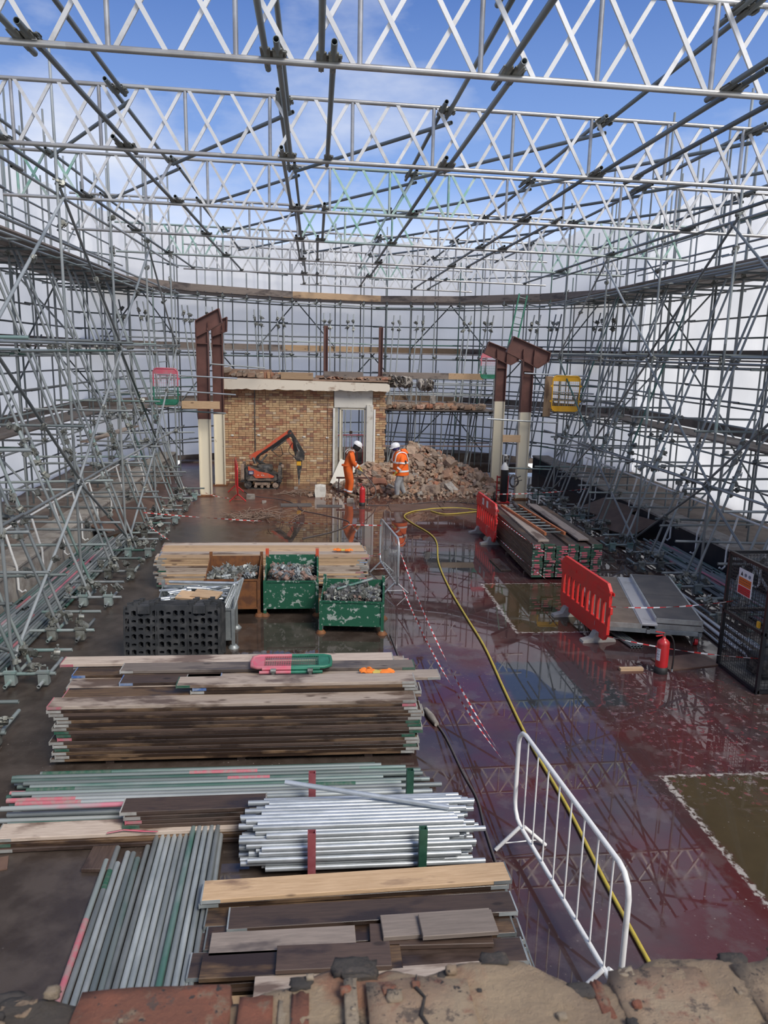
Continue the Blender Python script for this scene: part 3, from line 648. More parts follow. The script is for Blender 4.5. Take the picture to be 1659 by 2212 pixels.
for k in range(2, 6):
    for i in range(len(TOP) - 1):
        if i in (0, 5) and k > 3: continue
        bn += 1
        roof_tube((TOP[i] + .05, TY[k + 1] - .12, tz(TOP[i], ZT - .13)), (TOP[i + 1] + .12, TY[k] + .18, tz(TOP[i + 1], ZT - .13)), 'dark slanting brace under the trusses, %s strip from left, %s bay from camera' % (ORD[i + 1], ORD[k + 1]))

# ================================================================ SCAFFOLDS
def side_scaffold(s, name, label, yi):
    ym = 15.0; S = thing(name, label, 'scaffold', (XS(s, 7.5), ym, 0))
    G = lambda: R.choices(['galv', 'galv_green', 'galv_dark', 'galv_aqua'], [8, 1.2, 1.0, .5])[0]
    nc = [0]
    def cp(p, sc=1.1):
        if nc[0] < 298: coupler(p, S, sc); nc[0] += 1
    # inner standards carrying the roof
    for y in yi:
        tube('standard', (XS(s, 5.75), y, 0), (XS(s, 5.75), y, 4.7), 'galv', S, 1.0); tube('standard', (XS(s, 5.75), y, 4.7), (XS(s, 5.75), y, 9.0 + R.uniform(-.3, .5)), 'galv', S)
        mm = MB(); mm.box((XS(s, 5.75) - S.location.x, y - ym, .01), (.15, .15, .012)); mm.build('base_plate', 'galv', S)
        tube('sleeve', (XS(s, 5.75), y, 3.2 + R.uniform(-.3, .6)), (XS(s, 5.75), y, 3.75), 'galv_aqua', S, 1.3)
        for z in (2.0, 4.38, 6.3, 6.95): cp((XS(s, 5.75), y + .03, z), 1.25)
    # inner ledgers, doubled at eye level
    for z, off in ((2.05, 0), (4.34, .0), (4.46, -.1), (6.05, 0), (6.82, 0)):
        y = yi[0] - 1.2
        while y < yi[-1] + 1.0:
            y2 = min(y + R.uniform(5.2, 6.3), yi[-1] + 1.6); xx = XS(s, 5.80 - off) + R.uniform(-.03, .03)
            tube('ledger', (xx, y, z + R.uniform(-.02, .02)), (xx, y2, z + R.uniform(-.02, .02)), G(), S); y = y2 - .3
    # facing braces on the inner row, zig-zag between lifts
    for i, (a, c) in enumerate(zip(yi[:-1], yi[1:])):
        for j, (z0, z1) in enumerate(((.25, 2.1), (2.1, 4.4), (4.45, 6.8))):
            if (i + j) % 2: tube('brace', (XS(s, 5.68), a - .15, z0), (XS(s, 5.68), c + .15, z1), G(), S)
            else: tube('brace', (XS(s, 5.68), a - .1, z1 + .05), (XS(s, 5.68), c + .1, z0), G(), S)
            cp((XS(s, 5.66), (a + c) / 2, (z0 + z1) / 2))
    # raking pairs with their base frames
    y = yi[0] - .1; ri = 0
    while y < yi[-1] + .8:
        for dy in (-.16, .14):
            top = 6.1 + R.uniform(-.2, .5); sl = .33 + R.uniform(-.015, .015); yy = y + dy + R.uniform(-.03, .03)
            f = lambda z: (XS(s, 5.5 + sl * z), yy, z)
            mid = 2.1 + R.uniform(-.4, .9)
            tube('raker', f(.12), f(mid + .25), G(), S); tube('raker', tuple(Vector(f(mid - .25)) + Vector((0, .05, 0))), tuple(Vector(f(top)) + Vector((0, .05, 0))), G(), S)
            if ri % 2 == 0: tube('sleeve', f(mid - .30), f(mid + .30), 'galv_aqua', S, 1.25)
            for z in (mid - .2, mid, mid + .2, .3, 4.4): cp(f(z), 1.25 if z < 3.5 else 1.1)
        for j, (dz, dy) in enumerate(((.17, -.28), (.28, .26))):
            tube('base_tube', (XS(s, 5.08 + R.uniform(-.1, .1)), y + dy, dz), (XS(s, 5.95), y + dy, dz), R.choice(['galv', 'galv_aqua', 'galv_green']), S)
        for dx in (5.2, 5.62):
            tube('base_tube', (XS(s, dx), y - .52, .09), (XS(s, dx), y + .42, .09), R.choice(['galv', 'galv_aqua']), S)
            mm = MB(); c = (XS(s, dx) - S.location.x, y - .3 - ym, .11); mm.box(c, (.13, .10, .17), ch=.012); mm.box((c[0], c[1] - .03, .215), (.16, .06, .03)); mm.cyl((c[0], c[1] - .075, .09), (c[0], c[1] + .075, .09), .033, n=10); mm.cyl((c[0] - .05, c[1], .18), (c[0] - .05, c[1], .27), .01, n=6); mm.cyl((c[0] + .05, c[1], .18), (c[0] + .05, c[1], .27), .01, n=6)
            mm.build('base_shoe', 'clamp' if ri % 2 else 'galv_aqua', S)
        for q in range(5): cp((XS(s, 5.15 + .17 * q), y + R.uniform(-.32, .3), .2 + R.uniform(0, .12)), 1.35)
        # transoms poking inward under and between the rakers
        for z in ((.95, 1.06, 1.9) if ri % 2 else (1.0, 1.98, 3.1, 4.5)):
            tube('transom', (XS(s, 5.45 + R.uniform(-.25, .25)), y + R.uniform(-.25, .25), z), (XS(s, 8.0 + R.uniform(-.5, .5)), y + R.uniform(-.2, .2), z + R.uniform(-.03, .03)), G(), S)
            cp((XS(s, 5.7 + .33 * z), y, z))
        y += 1.6; ri += 1
    # outer rows of standards along the sheeting
    y = 6.2; k = 0
    while y < 26.2:
        for d in (7.95, 9.42):
            tube('standard', (XS(s, d), y + R.uniform(-.05, .05), .4), (XS(s, d), y + R.uniform(-.05, .05), 9.1 + R.uniform(-.4, 1.0)), G(), S)
        if k % 2 == 0: tube('standard', (XS(s, 8.9), y + .3, .4), (XS(s, 8.9), y + .3, 9.4 + R.uniform(-.3, 1.0)), 'galv_dark', S)
        for z in (2.28, 4.28, 6.26): tube('transom', (XS(s, 6.75 if z > 6 else (7.6 if z > 3 else 7.9)), y + .08, z - .06), (XS(s, 9.6), y + .08, z - .06), 'galv_dark' if z > 6 else G(), S); cp((XS(s, 7.95), y, z), 1.1)
        if k % 2: tube('brace', (XS(s, 7.95), y, .6 + 2 * (k % 3)), (XS(s, 9.4), y, 2.3 + 2 * (k % 3)), G(), S)
        y += 1.35; k += 1
    for d, z in [(7.95, q) for q in (1.4, 2.2, 4.2, 6.2, 2.95, 3.45, 7.0, 7.5)] + [(9.38, q) for q in (1.2, 2.2, 3.2, 3.7, 4.2, 5.0, 5.5, 6.2, 7.2, 7.9)] + [(7.0, 6.2), (6.7, 6.2)]:
        y = 5.5
        while y < 26.0:
            y2 = min(y + R.uniform(5.0, 6.3), 26.6); tube('ledger', (XS(s, d) + R.uniform(-.03, .03), y, z + R.uniform(-.03, .03)), (XS(s, d) + R.uniform(-.03, .03), y2, z + R.uniform(-.03, .03)), G(), S, n=8); y = y2 - .3
    for i in range(8):
        y = 7 + i * 2.4; z0 = (.6, 2.4, 4.5, 6.5)[i % 4]; tube('brace', (XS(s, 9.3), y, z0), (XS(s, 9.3), y + 3.6, z0 + 2.3), 'galv_dark', S)
    # decks and toe boards
    def deck(d0, d1, z, mat='board_deck'):
        n = round((d1 - d0) / .23)
        for i in range(n):
            y = 5.6 + R.uniform(-.5, 0)
            while y < 26.0:
                ln = 3.9; link('deck_board', board_mesh(mat), S, Vector((XS(s, d0 + .115 + i * .23), y + ln / 2, z + R.uniform(-.004, .004))) - S.location, rot=(0, 0, PI / 2)); y += ln + .01
    deck(8.35, 9.35, 2.42); deck(8.5, 9.35, 4.40); deck(7.05, 9.4, 6.40)
    for d, z in ((9.44, 2.56), (9.44, 4.56), (9.44, 6.56)):
        y = 5.4
        while y < 25.6: link('toe_board', board_mesh('board_deck'), S, Vector((XS(s, d), y + 1.95, z)) - S.location, rot=(PI / 2, 0, PI / 2)); y += 3.92
    return S
SL_ = side_scaffold(-1, 'side_scaffold', 'tall galvanised tube scaffold with raking props along the left sheeting', [6.9, 10.1, 13.3, 16.5, 19.7, 22.9])
SR_ = side_scaffold(1, 'side_scaffold', 'tall galvanised tube scaffold with raking props along the right sheeting', [7.3, 10.4, 13.5, 16.5, 19.6, 22.8])

def path_at(P, t):
    Ls = [(Vector(P[i + 1]) - Vector(P[i])).length for i in range(len(P) - 1)]; T = sum(Ls); q = t * T
    for i, l in enumerate(Ls):
        if q <= l or i == len(Ls) - 1: return Vector(P[i]).lerp(Vector(P[i + 1]), min(1, q / l))
        q -= l
S = thing('back_scaffold', 'curved tube scaffold with decks and toe boards along the far sheeting', 'scaffold', (2.6, 31.0, 0))
def P3(t, off, z): a = path_at(BACK_IN, t); c = path_at(BACK_OUT, t); q = a.lerp(c, off); return (q.x, q.y, z)
NB = 22
for i in range(NB + 1):
    t = i / NB
    tube('standard', P3(t, 0, .06), P3(t, 0, 7.6 + R.uniform(-.6, 1.2)), R.choice(['galv', 'galv', 'galv_green']), S); tube('standard', P3(t, .82, .4), P3(t, .82, 8.9 + R.uniform(-.2, .8)), 'galv', S)
    if i % 2: tube('standard', P3(min(1, t + .02), .80, .4), P3(min(1, t + .02), .80, 8.4 + R.uniform(-.2, .8)), 'galv', S)
    for z in (2.3, 4.28, 6.28): tube('transom', P3(t, -.12, z), P3(t, .95, z), 'galv_dark', S); coupler(P3(t, 0, z), S, 1.2)
    if i % 3 == 1 and i < NB - 1:
        for j, z0 in enumerate((.5, 2.5, 4.6)): tube('brace', P3(t, .8, z0), P3(t + (1.6 / NB) * (1 if (i + j) % 2 else -1), .8, z0 + 1.9), 'galv_dark', S)
    if i % 3 != 2:
        for dt in (0, .012): tube('raker', P3(t + dt - .004, -1.0, .06), P3(min(1, t + dt + .014), .0, 5.9), 'galv', S); coupler(P3(t + dt + .012, -.1, 5.6), S, 1.3); coupler(P3(t + dt + .012, -.15, 5.35), S, 1.3)
for z, off in [(q, 0) for q in (1.2, 2.2, 2.9, 3.4, 4.2, 4.75, 6.2)] + [(q, .78) for q in (.9, 1.5, 2.2, 3.0, 3.6, 4.2, 5.0, 5.5, 6.2, 7.4)]:
    for i in range(len(BACK_IN) - 1):
        a, c = i / 6, (i + 1) / 6
        A = Vector(BACK_IN[i]).lerp(Vector(BACK_OUT[i]), off); C_ = Vector(BACK_IN[i + 1]).lerp(Vector(BACK_OUT[i + 1]), off); d = (C_ - A).normalized() * .2
        tube('ledger', (A.x - d.x, A.y - d.y, z + R.uniform(-.03, .03)), (C_.x + d.x, C_.y + d.y, z + R.uniform(-.03, .03)), R.choice(['galv', 'galv', 'galv_green', 'galv_dark']), S, n=8)
for z in (2.42, 4.40, 6.40):
    for i in range(len(BACK_IN) - 1):
        for off in (.10, .26, .42, .58, .74):
            A = Vector(BACK_IN[i]).lerp(Vector(BACK_OUT[i]), off); C_ = Vector(BACK_IN[i + 1]).lerp(Vector(BACK_OUT[i + 1]), off); d = C_ - A
            link('deck_board', board_mesh('board_deck'), S, Vector(((A.x + C_.x) / 2, (A.y + C_.y) / 2, z)) - S.location, rot=(0, 0, math.atan2(d.y, d.x)), scale=(d.length / 3.9 + .02, 1, 1))
        for off in ((-.03, .86) if z > 6 else (.86,)):
            A = Vector(BACK_IN[i]).lerp(Vector(BACK_OUT[i]), off); C_ = Vector(BACK_IN[i + 1]).lerp(Vector(BACK_OUT[i + 1]), off); d = C_ - A
            link('toe_board', board_mesh('board_cream' if (z < 5 and i in (2, 3)) or (z > 6 and i == 2) else 'board_deck'), S, Vector(((A.x + C_.x) / 2, (A.y + C_.y) / 2, z + .14)) - S.location, rot=(PI / 2, 0, math.atan2(d.y, d.x)), scale=(d.length / 3.9 + .01, 1, 1))
# low platform in front of the back scaffold, covered with rubble
S2 = thing('loading_scaffold', 'low tube platform carrying rubble beside the brick pier', 'scaffold', (4.6, 28.8, 0))
for x in (2.7, 3.7, 4.7, 5.7, 6.6):
    for y in (28.3, 29.7):
        tube('standard', (x, y, .05), (x + .05, y, 3.6 + R.uniform(-.2, .3)), 'galv', S2); coupler((x, y, 2.3), S2, 1.2)
    tube('transom', (x + .08, 28.0, 2.3), (x + .08, 30.1, 2.3), 'galv_dark', S2); tube('brace', (x, 28.3, .3), (x + .6, 29.7, 2.2), 'galv', S2)
for y in (28.3, 29.7):
    for z in (1.0, 2.22, 2.9, 3.3): tube('ledger', (2.4, y, z), (6.9, y, z + R.uniform(-.03, .03)), 'galv' if z > 1 else 'rusty_tube', S2)
for i in range(7): link('deck_board', board_mesh('board_deck'), S2, Vector((4.55, 28.2 + i * .235, 2.36)) - S2.location, scale=(1.08, 1, 1))
for x, ln, mt in ((3.6, 2.6, 'board_deck'), (5.55, 1.3, 'board_cream')): link('toe_board', board_mesh(mt), S2, Vector((x, 28.2, 3.62)) - S2.location, rot=(PI / 2, 0, 0), scale=(ln / 3.9, 1, 1))
# white handrail along each kerb
for s in (-1, 1):
    H = thing('handrail', 'white tube handrail standing along the %s kerb' % ('right' if s > 0 else 'left'), 'handrail', (XS(s, 7.0), 15, 0))
    tube('rail', (XS(s, 6.98), 9, 1.28), (XS(s, 6.98), 23.5, 1.28), 'white_paint', H, .9)
    y = 9.5
    while y < 23.5:
        mm = MB(); x = XS(s, 6.82) - H.location.x; yy = y - 15; mm.sweep([(XS(s, 6.98) - H.location.x, yy, 1.28), (x + s * .05, yy, .8), (x, yy, .62), (x, yy, .22), (x - s * .06, yy, .16), (x - s * .12, yy, .2)], .022, 8); mm.build('post', 'white_paint', H); y += 1.25

# ================================================================ STEEL FRAMES
def steel_post(loc, w, h0, h1, haunch, label, lower='cream_paint', dp=.19):
    """I-section stanchion: painted foot, oxide-red top, cranked rafter stub with stiffeners"""
    P = thing('steel_column', label, 'column', loc, 0, 'cut portal frame columns')
    def isec(z0, z1, name, mat):
        mm = MB(); hz = (z0 + z1) / 2; d = z1 - z0
        mm.box((-w / 2 + .012, 0, hz), (.024, dp, d)); mm.box((w / 2 - .012, 0, hz), (.024, dp, d)); mm.box((0, 0, hz), (w - .04, .016, d))
        return mm.build(name, mat, P)
    isec(0.04, h0, 'painted_foot', lower); isec(h0, h1, 'shaft', 'oxide')
    mm = MB(); mm.box((0, 0, .02), (w + .12, dp + .1, .04)); mm.build('base_plate', 'rust', P)
    mm = MB(); mm.prism(haunch, -.0105, .0105); n = len(haunch)
    H_ = mm.build('haunch_web', 'oxide', P)
    for i in range(n):
        a, c = haunch[i], haunch[(i + 1) % n]
        if abs(a[1] - c[1]) < .06 and abs(a[0] - c[0]) < w + .05: continue
        mm = MB(); mm.bar((a[0], 0, a[1]), (c[0], 0, c[1]), dp, .022, up=(-(c[1] - a[1]), 0, c[0] - a[0])); mm.build('flange', 'oxide', H_)
    for sx_ in (-w / 2, w / 2):
        mm = MB(); mm.box((sx_, 0, h1 - .12), (.018, dp - .02, .62)); mm.build('stiffener', 'oxide', H_)
    mm = MB(); mm.box((0, 0, h1 - .45), (w - .03, dp - .02, .018)); mm.build('stiffener', 'oxide', H_)
    return P
steel_post((-3.32, 23.3, 0), .36, 2.35, 5.02, [(-.18, 4.75), (.20, 4.95), (.58, 5.18), (.50, 5.58), (-.18, 5.22)], 'brown and cream steel column with stub pointing up right, nearer of the left pair')
steel_post((-3.12, 25.2, 0), .34, 2.35, 5.02, [(-.17, 4.8), (.14, 4.92), (.30, 4.98), (.32, 5.42), (-.17, 5.2)], 'brown and cream steel column touching the brick wall corner, farther of the left pair')
steel_post((6.42, 23.0, 0), .34, 2.72, 4.42, [(-.68, 4.52), (.17, 4.12), (.30, 4.06), (.62, 4.27), (.66, 4.52), (-.50, 4.98)], 'cream based steel column with rafter stub, nearer of the right pair')
steel_post((6.38, 26.2, 0), .36, 2.85, 4.44, [(-.62, 4.48), (.18, 4.14), (.32, 4.10), (.58, 4.25), (.60, 4.48), (-.48, 4.86)], 'weathered steel column with rusty rafter stub, farther of the right pair')
for x, lab in ((.35, 'thin brown steel post above the brick wall beside the doorway, left of the two'), (2.23, 'thin brown steel post above the brick pier, right of the two')):
    mm = MB(); mm.box((x - .06, 26.6, 4.45), (.02, .15, 1.65)); mm.box((x + .06, 26.6, 4.45), (.02, .15, 1.65)); mm.box((x, 26.6, 4.45), (.1, .014, 1.65)); mm.box((x, 26.6, 3.62), (.2, .2, .02))
    mm.build('steel_post', 'oxide', label=lab, cat='post')
mm = MB(); mm.box((1.3, 26.6, 3.56), (2.6, .3, .1)); mm.build('trim_7', 'mortar', kind='structure', label='masonry bearing under the thin steel posts')
# tubes and boards clamped round the columns
for i, (p, q, mt, lb) in enumerate([((-4.6, 23.05, 3.66), (-2.3, 23.05, 3.58), 'galv_new', 'long pale tube crossing the left columns at slab height'), ((-4.6, 23.05, 3.22), (-2.35, 23.05, 3.10), 'galv_new', 'pale tube crossing the left columns just below slab height'),
        ((-4.3, 23.05, 2.62), (-2.65, 23.05, 2.55), 'galv_aqua', 'tube crossing the left columns under the loose timber'), ((-3.3, 24.6, 3.96), (-1.6, 24.9, 3.86), 'galv', 'tube over the broken parapet at the left column'),
        ((5.2, 22.8, 2.52), (7.4, 22.8, 2.42), 'galv_new', 'pale tube crossing the right columns at mid height'), ((5.9, 22.8, 1.02), (7.3, 22.8, .98), 'galv_green', 'green tube clamped low on the right cream column'), ((6.3, 22.9, 3.9), (8.2, 22.6, 3.85), 'galv_new', 'upper guard tube behind the yellow gate'), ((6.6, 22.9, 3.38), (8.4, 22.6, 3.33), 'galv_new', 'lower guard tube behind the yellow gate')]):
    o = tube('cross_tube', p, q, mt, label=lb, cat='scaffold tube')
board((-3.35, 22.85, 2.80), 1.1, 'board_cream', roll=PI / 2, bands=False, label='short pale timber board on edge across the left columns', cat='board')
board((6.93, 22.45, 3.24), 1.2, 'board_cream', tilt=PI / 2 - .05, roll=0, rz=PI / 2, bands=False, label='upright pale board beside the yellow gate', cat='board')
board((-5.15, 19.9, 2.26), 3.9, 'board_pale', rz=PI / 2 - .06, bands=False, label='single pale board laid across the left scaffold transoms', cat='board')
board((6.0, 22.85, 1.92), .55, 'board_cream', rz=0, roll=PI / 2, bands=False, label='short pale timber offcut fixed to the right cream column', cat='board')

def gate(loc, rz, m1, m2, label, h=1.0, w=.66, tilt=0, flat=False):
    G_ = thing('loading_gate', label, 'gate', loc, rz)
    if flat: G_.rotation_euler = (-PI / 2 + .05, 0, rz)
    def half(z0, z1, mt, top):
        mm = MB()
        zz = z1 if top else z0; k = .08 * (1 if top else -1)
        mm.sweep([(-w / 2, 0, h / 2), (-w / 2, 0, zz - k), (-w / 2 + abs(k), 0, zz), (w / 2 - abs(k), 0, zz), (w / 2, 0, zz - k), (w / 2, 0, h / 2)], .02, 8); mm.build('gate_frame', mt, G_)
        mm = MB(); pz = zz - (.14 if top else -.14) / 2 * 1.1; mm.box((0, 0, pz), (w - .03, .012, .15)); mm.build('gate_panel', mt, G_)
        mm = MB()
        for i in range(1, 12): x = -w / 2 + w * i / 12; mm.box((x, 0, (h / 2 + zz) / 2), (.005, .005, abs(zz - h / 2)))
        for i in range(5): mm.box((0, .004, h / 2 + (zz - h / 2) * i / 5), (w, .005, .005))
        mm.build('gate_mesh', mt, G_)
        for sx_ in (-1, 1): mm = MB(); mm.box((sx_ * (w / 2 + .03), 0, h / 2 + (.22 if top else -.22)), (.06, .03, .05)); mm.build('hinge', mt, G_)
    half(h / 2, h, m1, True); half(0, h / 2, m2, False)
    return G_
gate((-4.18, 22.0, 2.86), 0, 'pink_paint', 'green_paint', 'pink and green mesh gate hanging in the left scaffold')
gate((7.33, 22.0, 2.84), -.05, 'yellow_paint', 'yellow_paint', 'yellow mesh gate hanging in the right scaffold', 1.02, .80)
gate((6.25, 27.6, 3.58), .1, 'pink_paint', 'green_paint', 'small pink and green mesh gate seen behind the weathered right column', .9, .55)

def ladder(p0, p1, w, mat, label, rung='alu', n=12, pink=False):
    p0, p1 = Vector(p0), Vector(p1); d = (p1 - p0); side = d.cross(Vector((0, 1, 0) if abs(d.y) < .6 * d.length else (0, 0, 1))).normalized() * w / 2
    T = thing('ladder', label, 'ladder', p0)
    for s in (-1, 1): mm = MB(); mm.bar(side * s, d + side * s, .045, .065, up=d.cross(side)); mm.build('stile', mat, T)
    for i in range(n): q = d * ((i + .5) / n); mm = MB(); mm.cyl(q - side, q + side, .015, n=6); mm.build('rung', rung, T)
    return T
ladder((7.12, 27.9, 4.5), (7.52, 28.1, 6.6), .3, 'green_paint', 'green ladder leaning up to the top deck at the far right', 'galv_green', 9)
ladder((-4.72, 24.9, 3.4), (-4.95, 25.1, 5.3), .32, 'galv', 'grey ladder in the left scaffold beyond the pink gate', 'galv', 8)
ladder((4.98, 15.0, .80), (4.78, 18.0, .80), .42, 'fibreglass', 'orange stile ladder lying on the right board stack', 'galv_dark', 10)

# ================================================================ BOARD STACKS
# near stack
stackA = []
for L_ in range(16):
    for c in range(5):
        y = 7.76 + c * .232; z = .075 + L_ * .0402; dx = R.uniform(-.05, .05)
        mt = R.choices(['board_brown', 'board_dark', 'board_cream'], [5, 4, .2])[0] if L_ < 14 else R.choice(['board_pale', 'board_cream', 'board_brown'])
        if L_ == 15: mt = ['board_pale', 'board_brown', 'board_pale', 'board_pale', 'board_pale'][c]
        rw = ['front', 'second', 'third', 'fourth', 'rear'][c]
        stackA.append(board((-.80 + dx, y + R.uniform(-.006, .006), z), 3.9, mt, bands=(c == 0 or L_ == 15), label='scaffold board in the big near stack, %s row, %s layer from the bottom' % (rw, ORD[L_ + 1]), cat='board', group='boards of the big near stack'))
zt = .075 + 16 * .0402
XA = [(-.86, 8.70, zt, 3.9, 'board_pale', -.012, 'rear pale board on top of the big near stack, next to the black mats'), (-1.0, 8.695, zt + .04, 3.9, 'board_pale', 0.0, 'highest rear board of the big near stack, under the pink and green gate'),
      (-.80, 8.47, zt, 3.9, 'board_brown', .004, 'board under the gate, second from the rear on the big near stack'), (-.52, 8.47, zt + .04, 3.4, 'board_deck', -.006, 'grey board supporting the front of the pink and green gate'),
      (-1.62, 8.24, zt, 1.1, 'board_dark', 0.01, 'short dark board with blue end on the near stack'), (.0, 8.24, zt, 2.9, 'board_pale', .012, 'mottled pale board behind the orange gloves'),
      (-.10, 7.99, zt, 2.5, 'board_brown', 0, 'lowest of the raised boards on the near stack front'), (-.10, 7.985, zt + .04, 2.45, 'board_brown', 0, 'middle raised board on the near stack front'), (-.19, 7.98, zt + .08, 2.62, 'board_pale', .004, 'top raised pale board on the near stack front')]
for x, y, z, ln, mt, rz, lb in XA: board((x, y, z), ln, mt, rz=rz, label=lb, cat='board', bm='blue_paint' if 'blue' in lb else None)
for i in range(3): mm = MB(); mm.box((-2.2 + i * 1.4, 8.25, .028), (.09, 1.1, .055)); mm.build('bearer', 'board_dark', label='timber bearer under the big near board stack, %s' % ('left end', 'middle', 'right end')[i], cat='bearer')
# middle stack
for L_ in range(14):
    for c in range(5):
        y = 13.98 + c * .232; z = .072 + L_ * .0402
        mt = R.choices(['board_cream', 'board_pale', 'board_brown'], [4, 4, 1])[0]
        board((-.98 + R.uniform(-.06, .06), y, z), 3.9, mt, bands=(c == 0 or L_ == 13), label='scaffold board in the middle stack, %s row, %s layer from the bottom' % (['front', 'second', 'third', 'fourth', 'rear'][c], ORD[L_ + 1]), cat='board', group='boards of the middle stack')
for i in range(3): mm = MB(); mm.box((-2.4 + i * 1.4, 14.45, .026), (.09, 1.1, .052)); mm.build('bearer', 'board_dark', label='timber bearer under the middle board stack, %s' % ('left end', 'middle', 'right end')[i], cat='bearer')
# right stack, seen end-on with painted ends
def painted_end():
    k = 'pend%d' % R.randrange(8)
    if k not in CACHE:
        mm = MB(); x = -.1125; mm.box((0, .003, 0), (.22, .010, .034), mi=0)
        a = R.uniform(-.08, .0); c = a + R.uniform(.07, .13)
        if R.random() < .8: mm.box(((a + c) / 2, -.004, 0), (c - a, .008, .026), mi=1)
        if R.random() < .45: mm.box((R.choice([-.09, .09]), -.004, 0), (.035, .008, .026), mi=2)
        CACHE[k] = mm.mesh('painted_end', ['green_end', 'pink_paint', 'pale_paint'])
    return CACHE[k]
for L_ in range(17):
    for c in range(6):
        if L_ == 16 and c in (2, 4): continue
        y0 = 14.36 + R.uniform(-.02, .04)
        x = 4.44 + c * .242; z = .075 + L_ * .0402
        o = link('scaffold_board', board_mesh('board_brown' if R.random() < .3 else 'board_dark'), None, (x, y0 + 1.95, z), rot=(0, 0, PI / 2), label='dark board in the right stack, %s column from left, %s layer from bottom' % (ORD[c + 1], ORD[L_ + 1]), cat='board', group='boards of the right stack with painted ends')
        link('painted_end', painted_end(), o, (-1.957, 0, 0), rot=(0, 0, -PI / 2))
for x, y, rz, mt, lb in ((4.62, 16.4, PI / 2 - .01, 'board_pale', 'pale board on top of the right stack left of the ladder'), (5.45, 16.5, PI / 2 + .01, 'board_deck', 'grey board on top of the right stack right of the ladder')): board((x, y, .075 + 17 * .0402 - .002), 3.7, mt, rz=rz, bands=False, label=lb, cat='board')
for i in range(3): mm = MB(); mm.box((5.05, 14.8 + i * 1.5, .026), (1.5, .09, .052)); mm.build('bearer', 'board_dark', label='timber bearer under the right board stack, %s' % ('near end', 'middle', 'far end')[i], cat='bearer')
for i in range(3): board((5.98 + .05 * i, 15.6, .14 + .02 * i), 2.6, 'board_deck', rz=PI / 2, roll=0, tilt=0, bands=False, label='loose grey board against the right side of the right stack, %s' % ('lowest', 'middle', 'upper')[i], cat='board') if False else None
board((3.95, 15.4, .02), .9, 'board_dark', rz=PI / 2 + .05, bands=False, label='short dark board on the floor left of the right stack', cat='board')
# heap of mixed boards nearest the camera
FB = [(.35, 4.62, .03, 2.5, 'board_brown', .01), (.35, 4.86, .03, 2.5, 'board_dark', 0), (.33, 5.1, .03, 2.45, 'board_brown', .01), (.36, 5.32, .03, 2.4, 'board_dark', 0),
      (.34, 4.64, .07, 2.45, 'board_dark', .0), (.36, 4.88, .07, 2.45, 'board_brown', -.01), (.33, 5.12, .07, 2.4, 'board_brown', 0), (.36, 5.33, .07, 2.4, 'board_brown', .01),
      (.33, 4.65, .11, 2.4, 'board_brown', .02), (.36, 4.9, .11, 2.42, 'board_dark', 0), (.33, 5.13, .11, 2.3, 'board_dark', .01), (.37, 5.34, .11, 2.4, 'board_brown', 0),
      (.33, 4.66, .15, 2.4, 'board_dark', 0), (.36, 4.92, .15, 2.3, 'board_brown', .01), (.33, 5.14, .15, 2.3, 'board_brown', 0), (.37, 5.35, .15, 2.35, 'board_brown', .015)]
row = ['front', 'second', 'third', 'rear']
for i, (x, y, z, ln, mt, rz) in enumerate(FB): board((x, y, z), ln, mt, rz=rz, label='board low in the heap behind the parapet, %s row, %s layer' % (row[i % 4], ORD[i // 4 + 1]), cat='board', group='boards low in the heap behind the parapet', bm='galv')
FT2 = [(.34, 5.36, .19, 2.45, 'board_brown', .03, 0, 'brown board directly under the long pale board of the front heap'), (.36, 5.36, .231, 2.46, 'board_cream', .035, 0, 'long pale board crossing the top rear of the front heap'), (.46, 5.07, .195, 2.2, 'board_dark', .022, 0, 'long dark wet board behind the two short boards in the front heap'),
       (-.22, 4.80, .195, 1.05, 'board_deck', .01, 0, 'grey board end at the left of the front heap'), (-.08, 4.60, .195, 1.4, 'board_brown', .0, 0, 'brown board under the dark short plank of the front heap'), (.14, 4.58, .245, .80, 'board_dark', -.01, 0, 'short dark wet plank lying on top of the front heap'),
       (.86, 4.80, .195, .9, 'board_dark', -.03, 0, 'dark board under the short grey offcuts of the front heap'), (.92, 4.86, .236, .84, 'board_deck', .03, 0, 'short grey offcut on the right of the front heap, lower of two'), (1.06, 4.80, .276, .56, 'board_deck', .03, 0, 'short grey offcut on the right of the front heap, upper of two'),
       (-.5, 4.42, .03, .5, 'board_cream', PI / 2, 0, 'pale timber block at the left foot of the front heap'), (-.24, 4.40, .03, .5, 'board_dark', PI / 2, 0, 'dark timber block at the left foot of the front heap'), (.45, 4.40, .21, 1.7, 'board_pale', .02, -.2, 'pale worn plank just behind the parapet edge')]
for x, y, z, ln, mt, rz, rl, lb in FT2: board((x, y, z), ln, mt, rz=rz, roll=rl, bands=('long' in lb), label=lb, cat='board', bm='galv')
